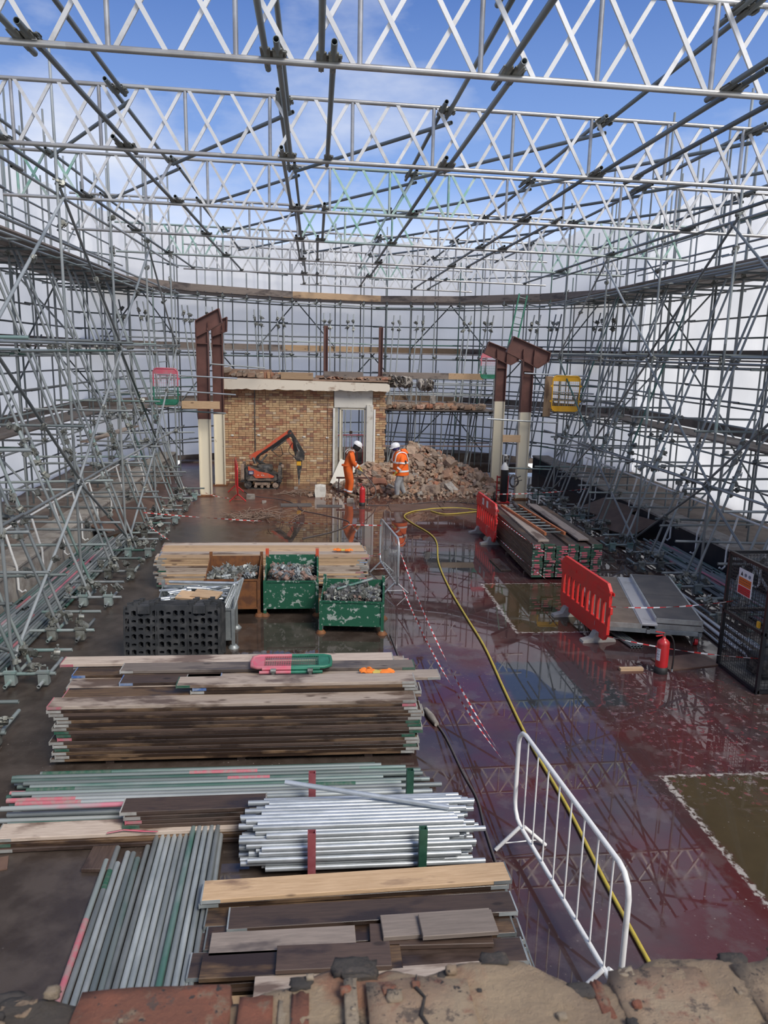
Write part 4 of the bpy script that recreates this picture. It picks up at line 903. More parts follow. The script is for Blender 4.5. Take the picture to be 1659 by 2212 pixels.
# boards beside the green tubes
for i, (x, y, z, ln, mt, rz, lb) in enumerate([(-1.60, 6.34, .03, 2.4, 'board_dark', .02, 'lowest board at the left front of the green tube heap'), (-1.62, 6.36, .07, 2.4, 'board_brown', .02, 'middle board at the left front of the green tube heap'), (-1.62, 6.38, .11, 2.4, 'board_pale', .02, 'pale upper board at the left front of the green tube heap'),
        (-1.1, 6.44, .15, 1.25, 'board_dark', .015, 'lowest of four short dark boards by the green tubes'), (-1.08, 6.45, .19, 1.25, 'board_dark', .015, 'second of four short dark boards by the green tubes'), (-1.09, 6.45, .23, 1.25, 'board_dark', .02, 'third of four short dark boards by the green tubes'), (-1.1, 6.46, .27, 1.3, 'board_dark', .012, 'top short dark board by the green tubes'),
        (-1.86, 6.08, .02, .34, 'board_dark', PI / 2 - .05, 'small dark offcut on the floor by the leaning tubes')]): board((x, y, z), ln, mt, rz=rz, bands=(i < 7), label=lb, cat='board')
mm = MB(); mm.box((-2.75, 6.05, .008), (.22, .18, .012), Matrix.Rotation(.3, 3, 'Z')); mm.build('offcut', 'ply_brown', label='thin brown offcut lying on the floor at the left', cat='offcut')
b_ = MB(); b_.sweep([(-1.85, 6.26, .14), (-1.7, 6.27, .16), (-1.55, 6.26, .15), (-1.4, 6.24, .15)], [.02, .018, .02, .012], 4, flat=.15); b_.build('band_strip', 'pink_paint', label='bent pink end band lying on the pale board', cat='strip')

# text stamped on board edges
def stamp(txt, p, size, rot, par):
    c = bpy.data.curves.new('stamp', 'FONT'); c.body = txt; c.size = size; c.extrude = .0008; c.align_x = 'CENTER'
    tmp = bpy.data.objects.new('tmp', c); COL.objects.link(tmp); bpy.context.view_layer.update()
    me = bpy.data.meshes.new_from_object(tmp); bpy.data.objects.remove(tmp); me.materials.clear(); me.materials.append(MATS['black_rubber'])
    return link('stamp', me, par, p, rot=rot)
stamp('2024 180', (-.62, -.1128, .008), .022, (PI / 2, PI, 0), stackA[3 * 5]); stamp('KSL 2021', (1.05, -.1128, -.008), .022, (PI / 2, 0, 0), stackA[3 * 5])

# ================================================================ TUBE HEAPS
def heap_tube(p, q, mat, lab, grp, **kw): return tube('scaffold_tube', p, q, mat, label=lab, cat='scaffold tube', group=grp, **kw)
def mark(o, z0, z1, mat):
    c = link('paint_mark', unit_tube(mat), o, (0, 0, z0)); c.scale = (1.035, 1.035, z1 - z0); return c
# bright short tubes in a rack
RK = thing('tube_rack', 'low rack with red and green posts holding the bright short tubes', 'rack', (.5, 6.1, 0))
for x, mt in ((-.52, 'dull_red'), (.42, 'dull_green')):
    for y in (-.42, .50):
        mm = MB(); xx = x
        for dx, dy in ((-.03, 0), (.03, 0)): mm.box((xx + dx, y, .24), (.008, .06, .48))
        mm.box((xx, y - .027, .24), (.06, .008, .48)); mm.box((xx, y + .027, .24), (.06, .008, .48)); mm.build('post', mt, RK)
    mm = MB(); mm.box((x, .04, .03), (.06, .9, .06)); mm.build('cross_beam', mt, RK)
n = 0; rows = [17, 16, 17, 16, 15, 13, 11, 8]
for L_, cnt in enumerate(rows):
    for i in range(cnt):
        y = 5.735 + .0242 + i * .0495 + (L_ % 2) * .0248 + max(0, L_ - 3) * .028; z = .085 + L_ * .0428
        if y > 6.56: continue
        ln = R.choice([1.83, 1.83, 1.75, 1.9]); x0 = -.56 + R.uniform(-.10, .16)
        heap_tube((x0, y, z), (x0 + ln, y, z), 'galv_new', 'bright short tube in the rack, %s layer from bottom, %s from the front' % (ORD[L_ + 1], ORD[i + 1]), 'bright short tubes in the rack')
heap_tube((-.27, 6.46, .47), (1.20, 6.02, .44), 'galv_new', 'bright short tube lying askew on top of the racked tubes', 'bright short tubes in the rack')
# long green-grey tubes behind
for L_, cnt in enumerate((16, 13, 9)):
    for i in range(cnt):
        y = 6.60 + i * .058 + L_ * .085 + R.uniform(-.004, .004); z = .03 + L_ * .050
        if y > 7.60: continue
        mt = R.choices(['galv_green', 'galv', 'galv_pink', 'galv_aqua'], [6, 5, .7, .6])[0]; ln = R.choice([3.9, 3.8, 3.5, 4.0]); x0 = -3.0 + R.uniform(-.05, .30)
        ob = heap_tube((x0, y, z), (x0 + ln, y + R.uniform(-.01, .01), z), mt, 'long stained tube before the big stack, %s layer up, %s from the front' % (ORD[L_ + 1], ORD[i + 1]), 'long green tubes before the near stack')
        if R.random() < .4: q0 = R.choice([0.0, .3, .5, .75]); mark(ob, q0, q0 + R.uniform(.08, .25), R.choice(['pink_end', 'pink_end', 'green_end']))
heap_tube((-2.9, 6.62, .18), (-.6, 6.66, .18), 'galv_pink', 'long tube with pink end on the front of the green heap', 'long green tubes before the near stack')
# tubes pointing at the parapet
for i in range(19):
    x = -1.78 + i * .0525; L_ = 0
    y1 = 6.05 + R.uniform(-.1, .28) if i < 7 else 6.28 + R.uniform(-.05, .1)
    if 1 < i < 7: y1 -= .12
    ob = heap_tube((x + R.uniform(-.01, .01) + .06, 4.15 + R.uniform(-.1, .1), .0255), (x - .02, y1, .0255), R.choices(['galv', 'galv_green', 'galv_dark'], [6, 1, 1])[0] if i != 0 else 'galv_aqua', 'tube in the bundle pointing at the parapet, bottom layer, %s from the left' % ORD[i + 1], 'bundle of tubes pointing at the parapet')
    if i == 0: mark(ob, .12, .60, 'pink_end')
    if i == 1: mark(ob, .72, .84, 'green_end')
for i in range(12):
    x = -1.42 + i * .052; heap_tube((x + .07, 4.1 + R.uniform(-.1, .1), .07), (x + .0, 6.32 + R.uniform(-.08, .08), .07), R.choices(['galv', 'galv_green'], [6, 1])[0], 'tube in the bundle pointing at the parapet, second layer, %s from the left' % ORD[i + 1], 'bundle of tubes pointing at the parapet')
for i in range(5):
    x = -1.10 + i * .055; heap_tube((x + .05, 4.1 + R.uniform(-.1, .1), .115), (x, 6.36 + R.uniform(-.05, .05), .115), R.choices(['galv', 'galv_green'], [3, 1])[0], 'tube in the bundle pointing at the parapet, top layer, %s from the left' % ORD[i + 1], 'bundle of tubes pointing at the parapet')
# tubes stored along each kerb
def kerb_tubes(s, y0, y1, nl, lab, grp):
    for L_, cnt in enumerate(nl):
        for i in range(cnt):
            d = 6.78 - i * .056 - L_ * .028 - .03; yy = y0 + R.uniform(0, 2.2); ln = R.uniform(3.6, 6.0); sn = 1
            while yy < y1:
                e_ = min(yy + ln, y1 + R.uniform(0, .8)); mt = R.choices(['galv_green', 'galv', 'galv_pink', 'galv_dark'], [5, 6, 1.2, 2])[0]
                ob = heap_tube((XS(s, d), yy, .028 + L_ * .048), (XS(s, d), e_, .028 + L_ * .048), mt, lab % (ORD[L_ + 1], ORD[i + 1], ORD[sn]), grp)
                if R.random() < .22: q0 = R.uniform(0, .8); mark(ob, q0, q0 + R.uniform(.05, .14), 'pink_end')
                sn += 1; yy = e_ + .08 + R.uniform(0, .4)
kerb_tubes(-1, 8.2, 17.4, (16, 14, 11), 'tube stored beside the left kerb, %s layer, %s from the kerb, %s along', 'tubes stored along the left kerb')
kerb_tubes(1, 9.0, 16.5, (15, 12, 8), 'tube stored beside the right kerb, %s layer, %s from the kerb, %s along', 'tubes stored along the right kerb')
# sheets of ply and boards at the kerb
for i, (x, y, z, a, rz, lb) in enumerate([(7.75, 18.3, .32, .35, .35, 'brown plywood sheet leaning at the right kerb'), (8.0, 19.8, .36, .3, .2, 'dark plywood sheet further along the right kerb'), (7.6, 17.2, .03, 0, .5, 'brown plywood sheet flat on the floor under the right scaffold'), (-4.75, 18.6, .20, -.3, -.2, 'brown plywood sheet leaning at the left kerb'), (-4.6, 20.2, .22, -.25, -.3, 'worn plywood sheet leaning at the left kerb further off')]):
    mm = MB(); mm.box((0, 0, 0), (.9, 1.7, .018)); mm.build('plywood_sheet', 'ply_brown', None, (x, y, z), rot=(0, -a, rz), label=lb, cat='sheet')
for i in range(4): board((-4.7 + .12 * i, 17.6 + .3 * i, .03 + .04 * i), 2.4, 'board_brown', rz=PI / 2 - .1 - .1 * i, bands=False, label='loose board on the floor under the left scaffold, %s of the pile' % ('lowest', 'second', 'third', 'top')[i], cat='board')

# ================================================================ STILLAGES AND CLAMPS
def stillage(loc, rz, w, d, h, mat, label, front=.62, inner='galv', posts=None, leg=.13):
    T = thing('stillage', label, 'metal bin', loc, rz)
    f_ = h * front
    for nm, c, dm in (('front_panel', (0, -d / 2, leg + f_ / 2), (w, .012, f_)), ('back_panel', (0, d / 2, leg + h / 2), (w, .012, h)), ('floor_panel', (0, 0, leg), (w, d, .015))):
        mm = MB(); mm.box(c, dm); mm.build(nm, mat, T)
    for s in (-1, 1):
        pts = [(-d / 2, leg), (d / 2, leg), (d / 2, leg + h), (d / 2 - .25 * d, leg + h * .98), (-d / 2 + .22 * d, leg + f_ + (h - f_) * .35), (-d / 2, leg + f_)]
        mm = MB(); mm.prism(pts, s * w / 2 - .006, s * w / 2 + .006, m=Matrix(((0, 1, 0), (1, 0, 0), (0, 0, 1)))); mm.build('side_panel', mat, T)
        for yy, hh in ((-d / 2, leg + f_), (d / 2, leg + h + .07)):
            mm = MB(); mm.box((s * w / 2, yy, hh / 2), (.05, .05, hh)); mm.build('corner_post', posts if (posts and yy > 0 and False) else mat, T)
            mm = MB(); mm.lathe([(.085, 0), (.085, .012), (.05, .05)], (s * w / 2, yy, 0), 8); mm.build('foot', 'rust' if mat != 'galv' else 'galv', T)
            if posts and yy > 0: mm = MB(); mm.box((s * w / 2, yy - .002, hh - .03), (.056, .056, .14)); mm.build('post_cap', posts, T)
    mm = MB(); mm.box((0, -d / 2 - .004, leg + f_ - .015), (w, .03, .03)); mm.build('rim', mat, T)
    mm = MB(); mm.box((0, -d / 2 - .004, leg + .012), (w, .03, .03)); mm.build('rim', mat, T)
    return T
def fill(loc, rz, w, d, z, cnt, lab, grp, mats=('clamp',), hump=.10, s=1.25):
    c, s_ = math.cos(rz), math.sin(rz)
    mm = MB(); nx, ny = 10, 8; vs = [(-w / 2 + w * i / nx, -d / 2 + d * j / ny, z - .06 + hump * .6 * (1 - ((i / nx - .5) * 2) ** 2) * (1 - ((j / ny - .5) * 2) ** 2)) for j in range(ny + 1) for i in range(nx + 1)]
    vs = [(x * c - y * s_ + loc[0], x * s_ + y * c + loc[1], zz) for x, y, zz in vs]
    mm.add(vs, [(j * (nx + 1) + i, j * (nx + 1) + i + 1, (j + 1) * (nx + 1) + i + 1, (j + 1) * (nx + 1) + i) for j in range(ny) for i in range(nx)], True)
    mm.build('clamp_heap', 'steel_dark', label='packed mass of fittings under the loose ones, ' + grp, cat='fittings', kind='stuff')
    for i in range(cnt):
        x, y = R.uniform(-w / 2 + .05, w / 2 - .05), R.uniform(-d / 2 + .05, d / 2 - .05)
        zz = z + hump * .6 * (1 - (2 * x / w) ** 2) * (1 - (2 * y / d) ** 2) + R.uniform(-.02, .03)
        q = Quaternion((R.gauss(0, 1), R.gauss(0, 1), R.gauss(0, 1), R.gauss(0, 1))).normalized()
        if R.random() < .14: 
            dv = Vector((R.uniform(-1, 1), R.uniform(-1, 1), R.uniform(-.2, .3))).normalized() * R.uniform(.12, .22); p = Vector((x * c - y * s_ + loc[0], x * s_ + y * c + loc[1], zz)); tube('sleeve_coupler', p - dv / 2, p + dv / 2, R.choice(['galv', 'galv_new', 'rusty_tube']), None, 1.2, label=lab.replace('clamp', 'tube sleeve'), cat='fitting', group=grp.replace('clamps', 'sleeves'))
        else: link('scaffold_clamp', clamp_mesh(R.choice(mats)), None, (x * c - y * s_ + loc[0], x * s_ + y * c + loc[1], zz), quat=q, scale=(s, s, s), label=lab, cat='fitting', group=grp)
stillage((-1.38, 12.75, 0), 0, .88, .75, .72, 'rust', 'rusty brown steel bin of fittings before the middle board stack', .72)
fill((-1.38, 12.75), 0, .82, .68, .62, 75, 'scaffold clamp in the rusty brown bin', 'clamps in the rusty bin', ('clamp', 'galv', 'clamp'))
stillage((-.40, 12.75, 0), 0, .88, .75, .74, 'stillage_green', 'scratched green steel bin with orange post tips', .66, posts='machine_orange')
fill((-.40, 12.75), 0, .82, .68, .62, 75, 'scaffold clamp in the green bin with orange post tips', 'clamps in the upright green bin', ('clamp', 'galv', 'rusty_tube'))
stillage((.62, 11.85, 0), -.10, .98, .72, .56, 'stillage_green', 'low scratched green steel bin nearest the puddle', .74)
fill((.62, 11.85), -.10, .92, .66, .52, 120, 'scaffold clamp in the low green bin', 'clamps in the low green bin', ('clamp', 'steel_dark', 'clamp'), .14, 1.2)
tube('loose_tube', (.35, 11.75, .66), (.95, 12.05, .74), 'galv_green', label='green tube offcut lying on the clamps of the low green bin', cat='scaffold tube')
stillage((-1.80, 11.35, 0), .05, 1.12, .85, .62, 'galv', 'galvanised steel bin of tube offcuts behind the black mats', .8)
for i in range(46):
    p = Vector((-1.80 + R.uniform(-.42, .34), 11.35 + R.uniform(-.30, .36), .66 + R.uniform(-.03, .10))); a = R.uniform(-.5, .5); dv = Vector((math.cos(a), math.sin(a), R.uniform(-.12, .12))) * R.uniform(.15, .3)
    tube('tube_offcut', p - dv, p + dv, R.choice(['galv_new', 'galv', 'galv_new']), label='short tube offcut piled in the galvanised bin', cat='scaffold tube', group='tube offcuts in the galvanised bin')
tube('tube_offcut', (-2.25, 11.55, .86), (-1.18, 11.45, .86), 'galv_new', label='longest bright tube lying across the galvanised bin', cat='scaffold tube')
for i in range(7): tube('tube_offcut', (-1.42 + i * .03, 10.98 + .03 * i, .50), (-1.26 + i * .02, 11.35 + .06 * i, .86), R.choice(['galv', 'galv_new']), label='tube offcut leaning out of the right corner of the galvanised bin', cat='scaffold tube', group='tubes leaning from the galvanised bin')
for i, (x, y, z, rz, lb) in enumerate([(-1.85, 11.12, .77, -.3, 'broken board end on the galvanised bin, left piece'), (-1.62, 11.08, .80, -.35, 'broken board end on the galvanised bin, right piece')]): board((x, y, z), .42, 'board_cream', rz=rz, roll=.2, bands=False, label=lb, cat='board')

# black slotted mats standing on edge
def mat_mesh():
    mm = MB(); W, H, t_ = 1.36, .80, .035; nx, ny = 14, 6; cw, ch = W / nx, (H - .12) / ny; by = .06
    for i in range(nx):
        for j in range(ny):
            cx = -W / 2 + (i + .5) * cw; cz = by + (j + .5) * ch; a, c = cw / 2, ch / 2; sm = (i + j) % 3 == 2
            ia, ic = a * .66, c * (.36 if sm else .80)
            out = [(-a, -c), (0, -c), (a, -c), (a, 0), (a, c), (0, c), (-a, c), (-a, 0)]; inn = [(-ia, -ic * .7), (0, -ic), (ia, -ic * .7), (ia, 0), (ia, ic * .7), (0, ic), (-ia, ic * .7), (-ia, 0)]
            vs = [(cx + p, -t_ / 2, cz + q) for p, q in out] + [(cx + p, -t_ / 2, cz + q) for p, q in inn] + [(cx + p, t_ / 2, cz + q) for p, q in out] + [(cx + p, t_ / 2, cz + q) for p, q in inn]
            fs = []
            for k in range(8):
                l = (k + 1) % 8; fs += [(k, l, 8 + l, 8 + k), (16 + l, 16 + k, 24 + k, 24 + l), (8 + k, 8 + l, 24 + l, 24 + k)]
            mm.add(vs, fs)
    mm.box((0, 0, .03), (W, t_, .06)); mm.box((0, 0, H - .03), (W * .92, t_, .06))
    for x in (-W / 3.5, W / 3.5): mm.box((x, -.02, H - .06), (.17, .06, .13), ch=.01); mm.box((x - .11, 0, H + .015), (.07, .04, .05)); mm.box((x + .11, 0, H + .015), (.07, .04, .05)); mm.box((x, -.05, H - .09), (.10, .02, .05))
    for x in (-W / 2 + .02, -W / 6, W / 6, W / 2 - .02): mm.box((x, -.018, H / 2), (.018, .012, H * .9))
    return mm.mesh('ground_mat', 'black_plastic')
gm = mat_mesh()
for i in range(5): link('ground_mat', gm, None, (-2.04 + (.0, .015, -.03, .03, .05)[i], 10.50 + i * .055, .01), rot=(-.13, 0, (.0, .02, -.02, .03, .04)[i]), label='black slotted plastic ground mat standing on edge, %s in its row' % ('front', 'second', 'third', 'fourth', 'rear')[i], cat='ground mat', group='black plastic mats before the galvanised bin')

# gate lying on the near stack, gloves
g_ = thing('loading_gate', 'pink and green mesh gate lying flat on the big near stack', 'gate', (-.27, 8.44, .83), 0)
def flatgate(T):
    for mt, s in (('pink_paint', -1), ('green_paint', 1)):
        mm = MB(); mm.sweep([(0, -.17, 0), (s * .38, -.17, 0), (s * .45, -.13, 0), (s * .46, 0, 0), (s * .45, .13, 0), (s * .38, .17, 0), (0, .17, 0)], .022, 8); mm.build('gate_frame', mt, T)
        mm = MB(); mm.box((s * .38, 0, 0), (.13, .30, .015)); mm.build('gate_panel', mt, T)
        mm = MB()
        for i in range(12): mm.box((s * (.01 + i * .027), 0, 0), (.004, .32, .004))
        for i in range(7): mm.box((s * .16, -.15 + i * .05, .004), (.32, .004, .004))
        mm.build('gate_mesh', mt, T)
        mm = MB(); mm.cyl((0, -.21, .0), (s * .33, -.21, .0), .02, n=8); mm.cyl((0, -.24, -.03), (s * .36, -.24, -.03), .02, n=8); mm.build('gate_bar', mt, T)
    for x in (-.2, .22): mm = MB(); mm.box((x, -.27, -.04), (.035, .05, .12), ch=.008); mm.cyl((x - .03, -.27, 0), (x + .03, -.27, 0), .03, n=8); mm.build('hinge_clamp', 'clamp', T)
flatgate(g_)
def glove(loc, rz, label, s=1.0):
    T = thing('work_glove', label, 'glove', loc, rz); mm = MB()
    vs, fs = blob(.11 * s, .10 * s, .035, 11, 4, .04); mm.add(vs, fs, True); mm.build('palm', 'glove', T)
    mm = MB(); mm.sweep([(-.05 * s, 0, 0), (-.09 * s, .0, .0), (-.13 * s, .005, .0)], [.042 * s, .036 * s, .045 * s], 10, flat=.4); mm.build('cuff', 'glove_palm', T)
    for i, (y, ln) in enumerate(((-.038, .07), (-.013, .085), (.013, .08), (.036, .06))):
        mm = MB(); mm.sweep([(.04 * s, y * s, 0), (.04 * s + ln * .5 * s, y * 1.25 * s, .014), (.04 * s + ln * s, y * 1.4 * s, .002)], [.014 * s, .013 * s, .009 * s], 8); mm.build('finger', 'glove', T)
    mm = MB(); mm.sweep([(-.02 * s, -.045 * s, 0), (.015 * s, -.085 * s, .01), (.045 * s, -.10 * s, .0)], [.016 * s, .014 * s, .01 * s], 8); mm.build('thumb', 'glove', T)
glove((.80, 8.20, .785), .1, 'orange work glove on the near stack, right of the two'); glove((.64, 8.22, .785), PI - .2, 'orange work glove on the near stack, left of the two')
glove((.62, 14.22, .66), .1, 'small orange glove on the middle board stack, right of the two', .9); glove((.46, 14.24, .66), PI, 'small orange glove on the middle board stack, left of the two', .9)

# ================================================================ BARRIERS
def crowd_barrier(a, c, mat, label, h=1.1, bars=9, r=.02, feet=True, barm=None):
    a, c = Vector((*a, 0)), Vector((*c, 0)); d = (c - a); ln = d.length; T = thing('crowd_barrier', label, 'barrier', (a + c) / 2, math.atan2(d.y, d.x))
    L2 = ln / 2; k = .16; z0 = .20; mm = MB()
    pts = [(-L2, 0, z0 + k), (-L2, 0, h - k)] + [(-L2 + k - k * math.cos(t), 0, h - k + k * math.sin(t)) for t in (.5, 1.05)] + [(-L2 + k, 0, h), (L2 - k, 0, h)] + [(L2 - k + k * math.sin(t), 0, h - k + k * math.cos(t)) for t in (.5, 1.05)] + [(L2, 0, h - k), (L2, 0, z0 + k)] + [(L2 - k + k * math.cos(t), 0, z0 + k - k * math.sin(t)) for t in (.5, 1.05)] + [(L2 - k, 0, z0), (-L2 + k, 0, z0)] + [(-L2 + k - k * math.sin(t), 0, z0 + k - k * math.cos(t)) for t in (.5, 1.05)]
    mm.sweep(pts, r, 10, closed=True); mm.build('frame', mat, T)
    for i in range(bars): x = -L2 + ln * (i + 1) / (bars + 1); mm = MB(); mm.cyl((x, 0, z0), (x, 0, h), .0075, n=6); mm.build('bar', barm or mat, T)
    for s in (-1, 1):
        x = s * (L2 - .2); mm = MB(); mm.sweep([(x, -.24, .01), (x, -.02, z0 + .02)], r * .9, 8); mm.sweep([(x, .24, .01), (x, .02, z0 + .02)], r * .9, 8); mm.cyl((x, -.17, .07), (x, .17, .07), .006, n=6); mm.build('foot', mat, T)
    return T
crowd_barrier((1.86, 6.22), (2.05, 4.18), 'white_paint', 'white tubular crowd barrier nearest the camera', bars=8)
crowd_barrier((1.34, 15.15), (1.52, 13.3), 'galv_new', 'galvanised crowd barrier beside the middle board stack', bars=13, barm='galv')
crowd_barrier((-2.52, 24.15), (-2.26, 22.2), 'red_paint', 'red crowd barrier seen end-on beside the demolition robot', bars=13)
crowd_barrier((.75, 28.6), (2.0, 28.8), 'red_paint', 'red barrier glimpsed through the doorway', bars=5, h=1.35)

def plastic_barrier(a, c, label, mat='red_plastic', slots=9, refl=False):
    a, c = Vector((*a, 0)), Vector((*c, 0)); d = c - a; ln = d.length; T = thing('plastic_barrier', label, 'barrier', (a + c) / 2, math.atan2(d.y, d.x)); L2 = ln / 2; h = 1.02; t_ = .05
    mm = MB(); mm.prism([(-L2, .72), (L2, .72), (L2, h - .1), (L2 - .1, h), (-L2 + .1, h), (-L2, h - .1)], -t_ / 2, t_ / 2); TR = mm.build('top_rail', mat, T)
    mm = MB(); mm.prism([(-L2, .22), (-L2 + .1, .10), (L2 - .1, .10), (L2, .22), (L2, .36), (-L2, .36)], -t_ / 2, t_ / 2); mm.build('bottom_rail', mat, T)
    for i in range(slots + 1):
        x = -L2 + .045 + (ln - .09) * i / slots; mm = MB(); mm.box((x, 0, .54), (.075 if i not in (0, slots) else .09, t_ * .8, .40), ch=.015); mm.build('slat', mat, T)
    for s in (-1, 1):
        mm = MB(); mm.box((s * .35 * ln, -t_ / 2 - .004, .88), (.36 * ln, .012, .05)); mm.box((s * .35 * ln, t_ / 2 + .004, .88), (.36 * ln, .012, .05)); mm.build('groove', mat, TR)
        x = s * (L2 - .32); mm = MB(); mm.prism([(-.28, 0), (.28, 0), (.27, .035), (.12, .07), (.07, .17), (-.07, .17), (-.12, .07), (-.27, .035)], x - .07, x + .07, m=Matrix(((0, 1, 0), (1, 0, 0), (0, 0, 1)))); mm.build('rubber_foot', 'grey_rubber', T)
        mm = MB(); mm.box((s * (L2 + .03), 0, .62 if s > 0 else .8), (.06, .04, .12), ch=.01); mm.build('hook', mat, T)
    if refl:
        for x in (-.25, .15): mm = MB(); mm.box((x, -t_ / 2 - .005, .88), (.16, .006, .16)); mm.box((x, t_ / 2 + .005, .88), (.16, .006, .16)); mm.build('reflector', 'tape_white', TR)
    return T
plastic_barrier((4.36, 12.55), (4.50, 10.72), 'bright red slatted plastic barrier beside the staging panels')
plastic_barrier((4.14, 18.75), (4.20, 16.95), 'dirty red plastic barrier with pale reflectors beside the right board stack', 'red_dirty', refl=True)

# ================================================================ FIRE EXTINGUISHERS, CYLINDER, CAGE, STAGING
def extinguisher(loc, label, h=.50, r=.088, rz=0, sticker=True):
    T = thing('fire_extinguisher', label, 'fire extinguisher', loc, rz)
    mm = MB(); mm.lathe([(r, .09), (r, h - .06), (r * .92, h - .03), (r * .6, h), (r * .28, h + .02), (r * .22, h + .05)], n=20); mm.build('body', 'red_paint', T)
    mm = MB(); mm.lathe([(r * 1.06, 0), (r * 1.08, .02), (r * 1.06, .10), (r, .10)], n=20); mm.build('base_ring', 'black_rubber', T)
    mm = MB(); mm.cyl((0, 0, h + .04), (0, 0, h + .10), .02, n=10); mm.build('valve', 'steel_dark', T)
    mm = MB(); mm.bar((0, .0, h + .10), (-.14, -.02, h + .13), .02, .012); mm.bar((0, 0, h + .07), (-.13, -.02, h + .06), .02, .012); mm.build('handle', 'red_paint', T)
    mm = MB(); mm.sweep(catmull([(.02, 0, h + .07), (.10, -.01, h + .05), (.15, -.02, h - .08), (.155, -.03, .2), (.15, -.03, .06)]), .012, 8); HO = mm.build('hose', 'black_rubber', T)
    mm = MB(); mm.cyl((.15, -.03, .06), (.15, -.03, .02), .014, n=8); mm.build('nozzle', 'galv', HO)
    if sticker:
        mm = MB(); n = 8
        vs = [((r + .002) * math.cos(t), (r + .002) * math.sin(t), z) for z in (.20, h - .12) for t in [PI * 1.02 + .75 * i / (n - 1) for i in range(n)]]
        mm.add(vs, [(i, i + 1, n + i + 1, n + i) for i in range(n - 1)], True); LB = mm.build('label_sheet', 'sign_white', T)
        for z in (.25, .29, .34): mm = MB(); mm.add([((r + .004) * math.cos(t), (r + .004) * math.sin(t), zz) for zz in (z, z + .01) for t in (PI * 1.02 + .15, PI * 1.02 + .6)], [(0, 1, 3, 2)]); mm.build('print_line', 'steel_dark', LB)
    return T
extinguisher((4.95, 9.81, 0), 'red fire extinguisher with white label beside the black cage', .50, .088)
extinguisher((1.38, 21.9, 0), 'red fire extinguisher in front of the worker in orange coveralls', .54, .085, sticker=False)
T = thing('gas_cylinder', 'tall black gas cylinder with white shoulder strapped to a red trolley', 'gas cylinder', (5.74, 22.45, 0))
mm = MB(); mm.lathe([(.10, .04), (.115, .07), (.115, 1.02)], n=18); mm.build('body', 'black_paint', T)
mm = MB(); mm.lathe([(.1155, 1.02), (.11, 1.10), (.06, 1.2), (.04, 1.24)], n=18); mm.build('shoulder', 'white_paint', T)
mm = MB(); mm.cyl((-.05, 0, 1.24), (-.05, 0, 1.46), .012, n=6); mm.cyl((.05, 0, 1.24), (.05, 0, 1.46), .012, n=6); mm.lathe([(.055, 1.44), (.06, 1.46), (.055, 1.48)], n=10); mm.build('valve_guard', 'white_paint', T)
mm = MB(); mm.cyl((0, 0, 1.24), (0, 0, 1.4), .02, n=8); mm.cyl((-.03, -.06, 1.34), (.1, -.02, 1.34), .025, n=8); mm.build('valve', 'steel_dark', T)
T = thing('cylinder_trolley', 'red steel trolley behind the black gas cylinder', 'trolley', (5.74, 22.62, 0))
for s in (-1, 1): mm = MB(); mm.bar((s * .17, 0, .05), (s * .17, .02, .80), .03, .05, up=(0, 1, 0)); mm.build('upright', 'red_paint', T); mm = MB(); mm.cyl((s * .2, .06, .10), (s * .24, .06, .10), .10, n=14); mm.build('wheel', 'black_rubber', T)
mm = MB(); mm.box((0, 0, .76), (.36, .04, .04)); mm.box((0, -.02, .35), (.36, .03, .04)); mm.build('cross_bar', 'red_paint', T)
mm = MB(); mm.box((0, -.16, .02), (.36, .3, .02)); mm.build('toe_plate', 'red_paint', T)
mm = MB()
for i in range(5): mm.sweep([(6.08 + .13 * math.cos(t) + .02 * R.random(), 22.55 + .03 * i, .62 + (.15 + .012 * i) * math.sin(t) + .03 * R.random()) for t in [2 * PI * k / 18 for k in range(18)]], .010, 6, closed=True)
mm.sweep(catmull([(5.95, 22.5, .62), (5.85, 22.42, 1.0), (5.78, 22.4, 1.35)]), .010, 6); mm.cyl((6.05, 22.5, .72), (6.25, 22.45, .82), .015, n=6); mm.cyl((6.07, 22.5, .64), (6.3, 22.45, .70), .015, n=6); mm.build('torch_hose', 'cable_grey', label='coiled torch hose hanging between the gas cylinder and cream column', cat='hose')

C = thing('mesh_cage', 'black steel mesh storage cage with a warning sign', 'cage', (6.5, 9.56, 0)); hx, hy, H = .55, .50, 1.72
def cbar(a, c): mm = MB(); mm.bar(a, c, .045, .045); mm.build('frame_bar', 'black_paint', C)
for sx_ in (-hx, hx):
    for sy_ in (-hy, hy): cbar((sx_, sy_, 0), (sx_, sy_, H))
    for z in (.03, .85, H): cbar((sx_, -hy, z), (sx_, hy, z))
for sy_ in (-hy, hy):
    for z in (.03, .85, H): cbar((-hx, sy_, z), (hx, sy_, z))
def mesh_panel(o, u, v, nu, nv):
    mm = MB(); o, u, v = Vector(o), Vector(u), Vector(v)
    for i in range(1, nu): p = o + u * i / nu; mm.bar(p, p + v, .004, .004)
    for j in range(1, nv): p = o + v * j / nv; mm.bar(p, p + u, .004, .004)
    mm.build('mesh_panel', 'black_paint', C, kind='stuff')
mesh_panel((-hx, -hy, .05), (0, 2 * hy, 0), (0, 0, H - .05), 20, 34); mesh_panel((hx, -hy, .05), (0, 2 * hy, 0), (0, 0, H - .05), 20, 34); mesh_panel((-hx, hy, .05), (2 * hx, 0, 0), (0, 0, H - .05), 22, 34); mesh_panel((-hx, -hy, .05), (2 * hx, 0, 0), (0, 0, H - .05), 22, 34); mesh_panel((-hx, -hy, H), (2 * hx, 0, 0), (0, 2 * hy, 0), 22, 20)
mm = MB(); mm.box((0, 0, .04), (2 * hx, 2 * hy, .02)); mm.build('floor_plate', 'steel_dark', C)
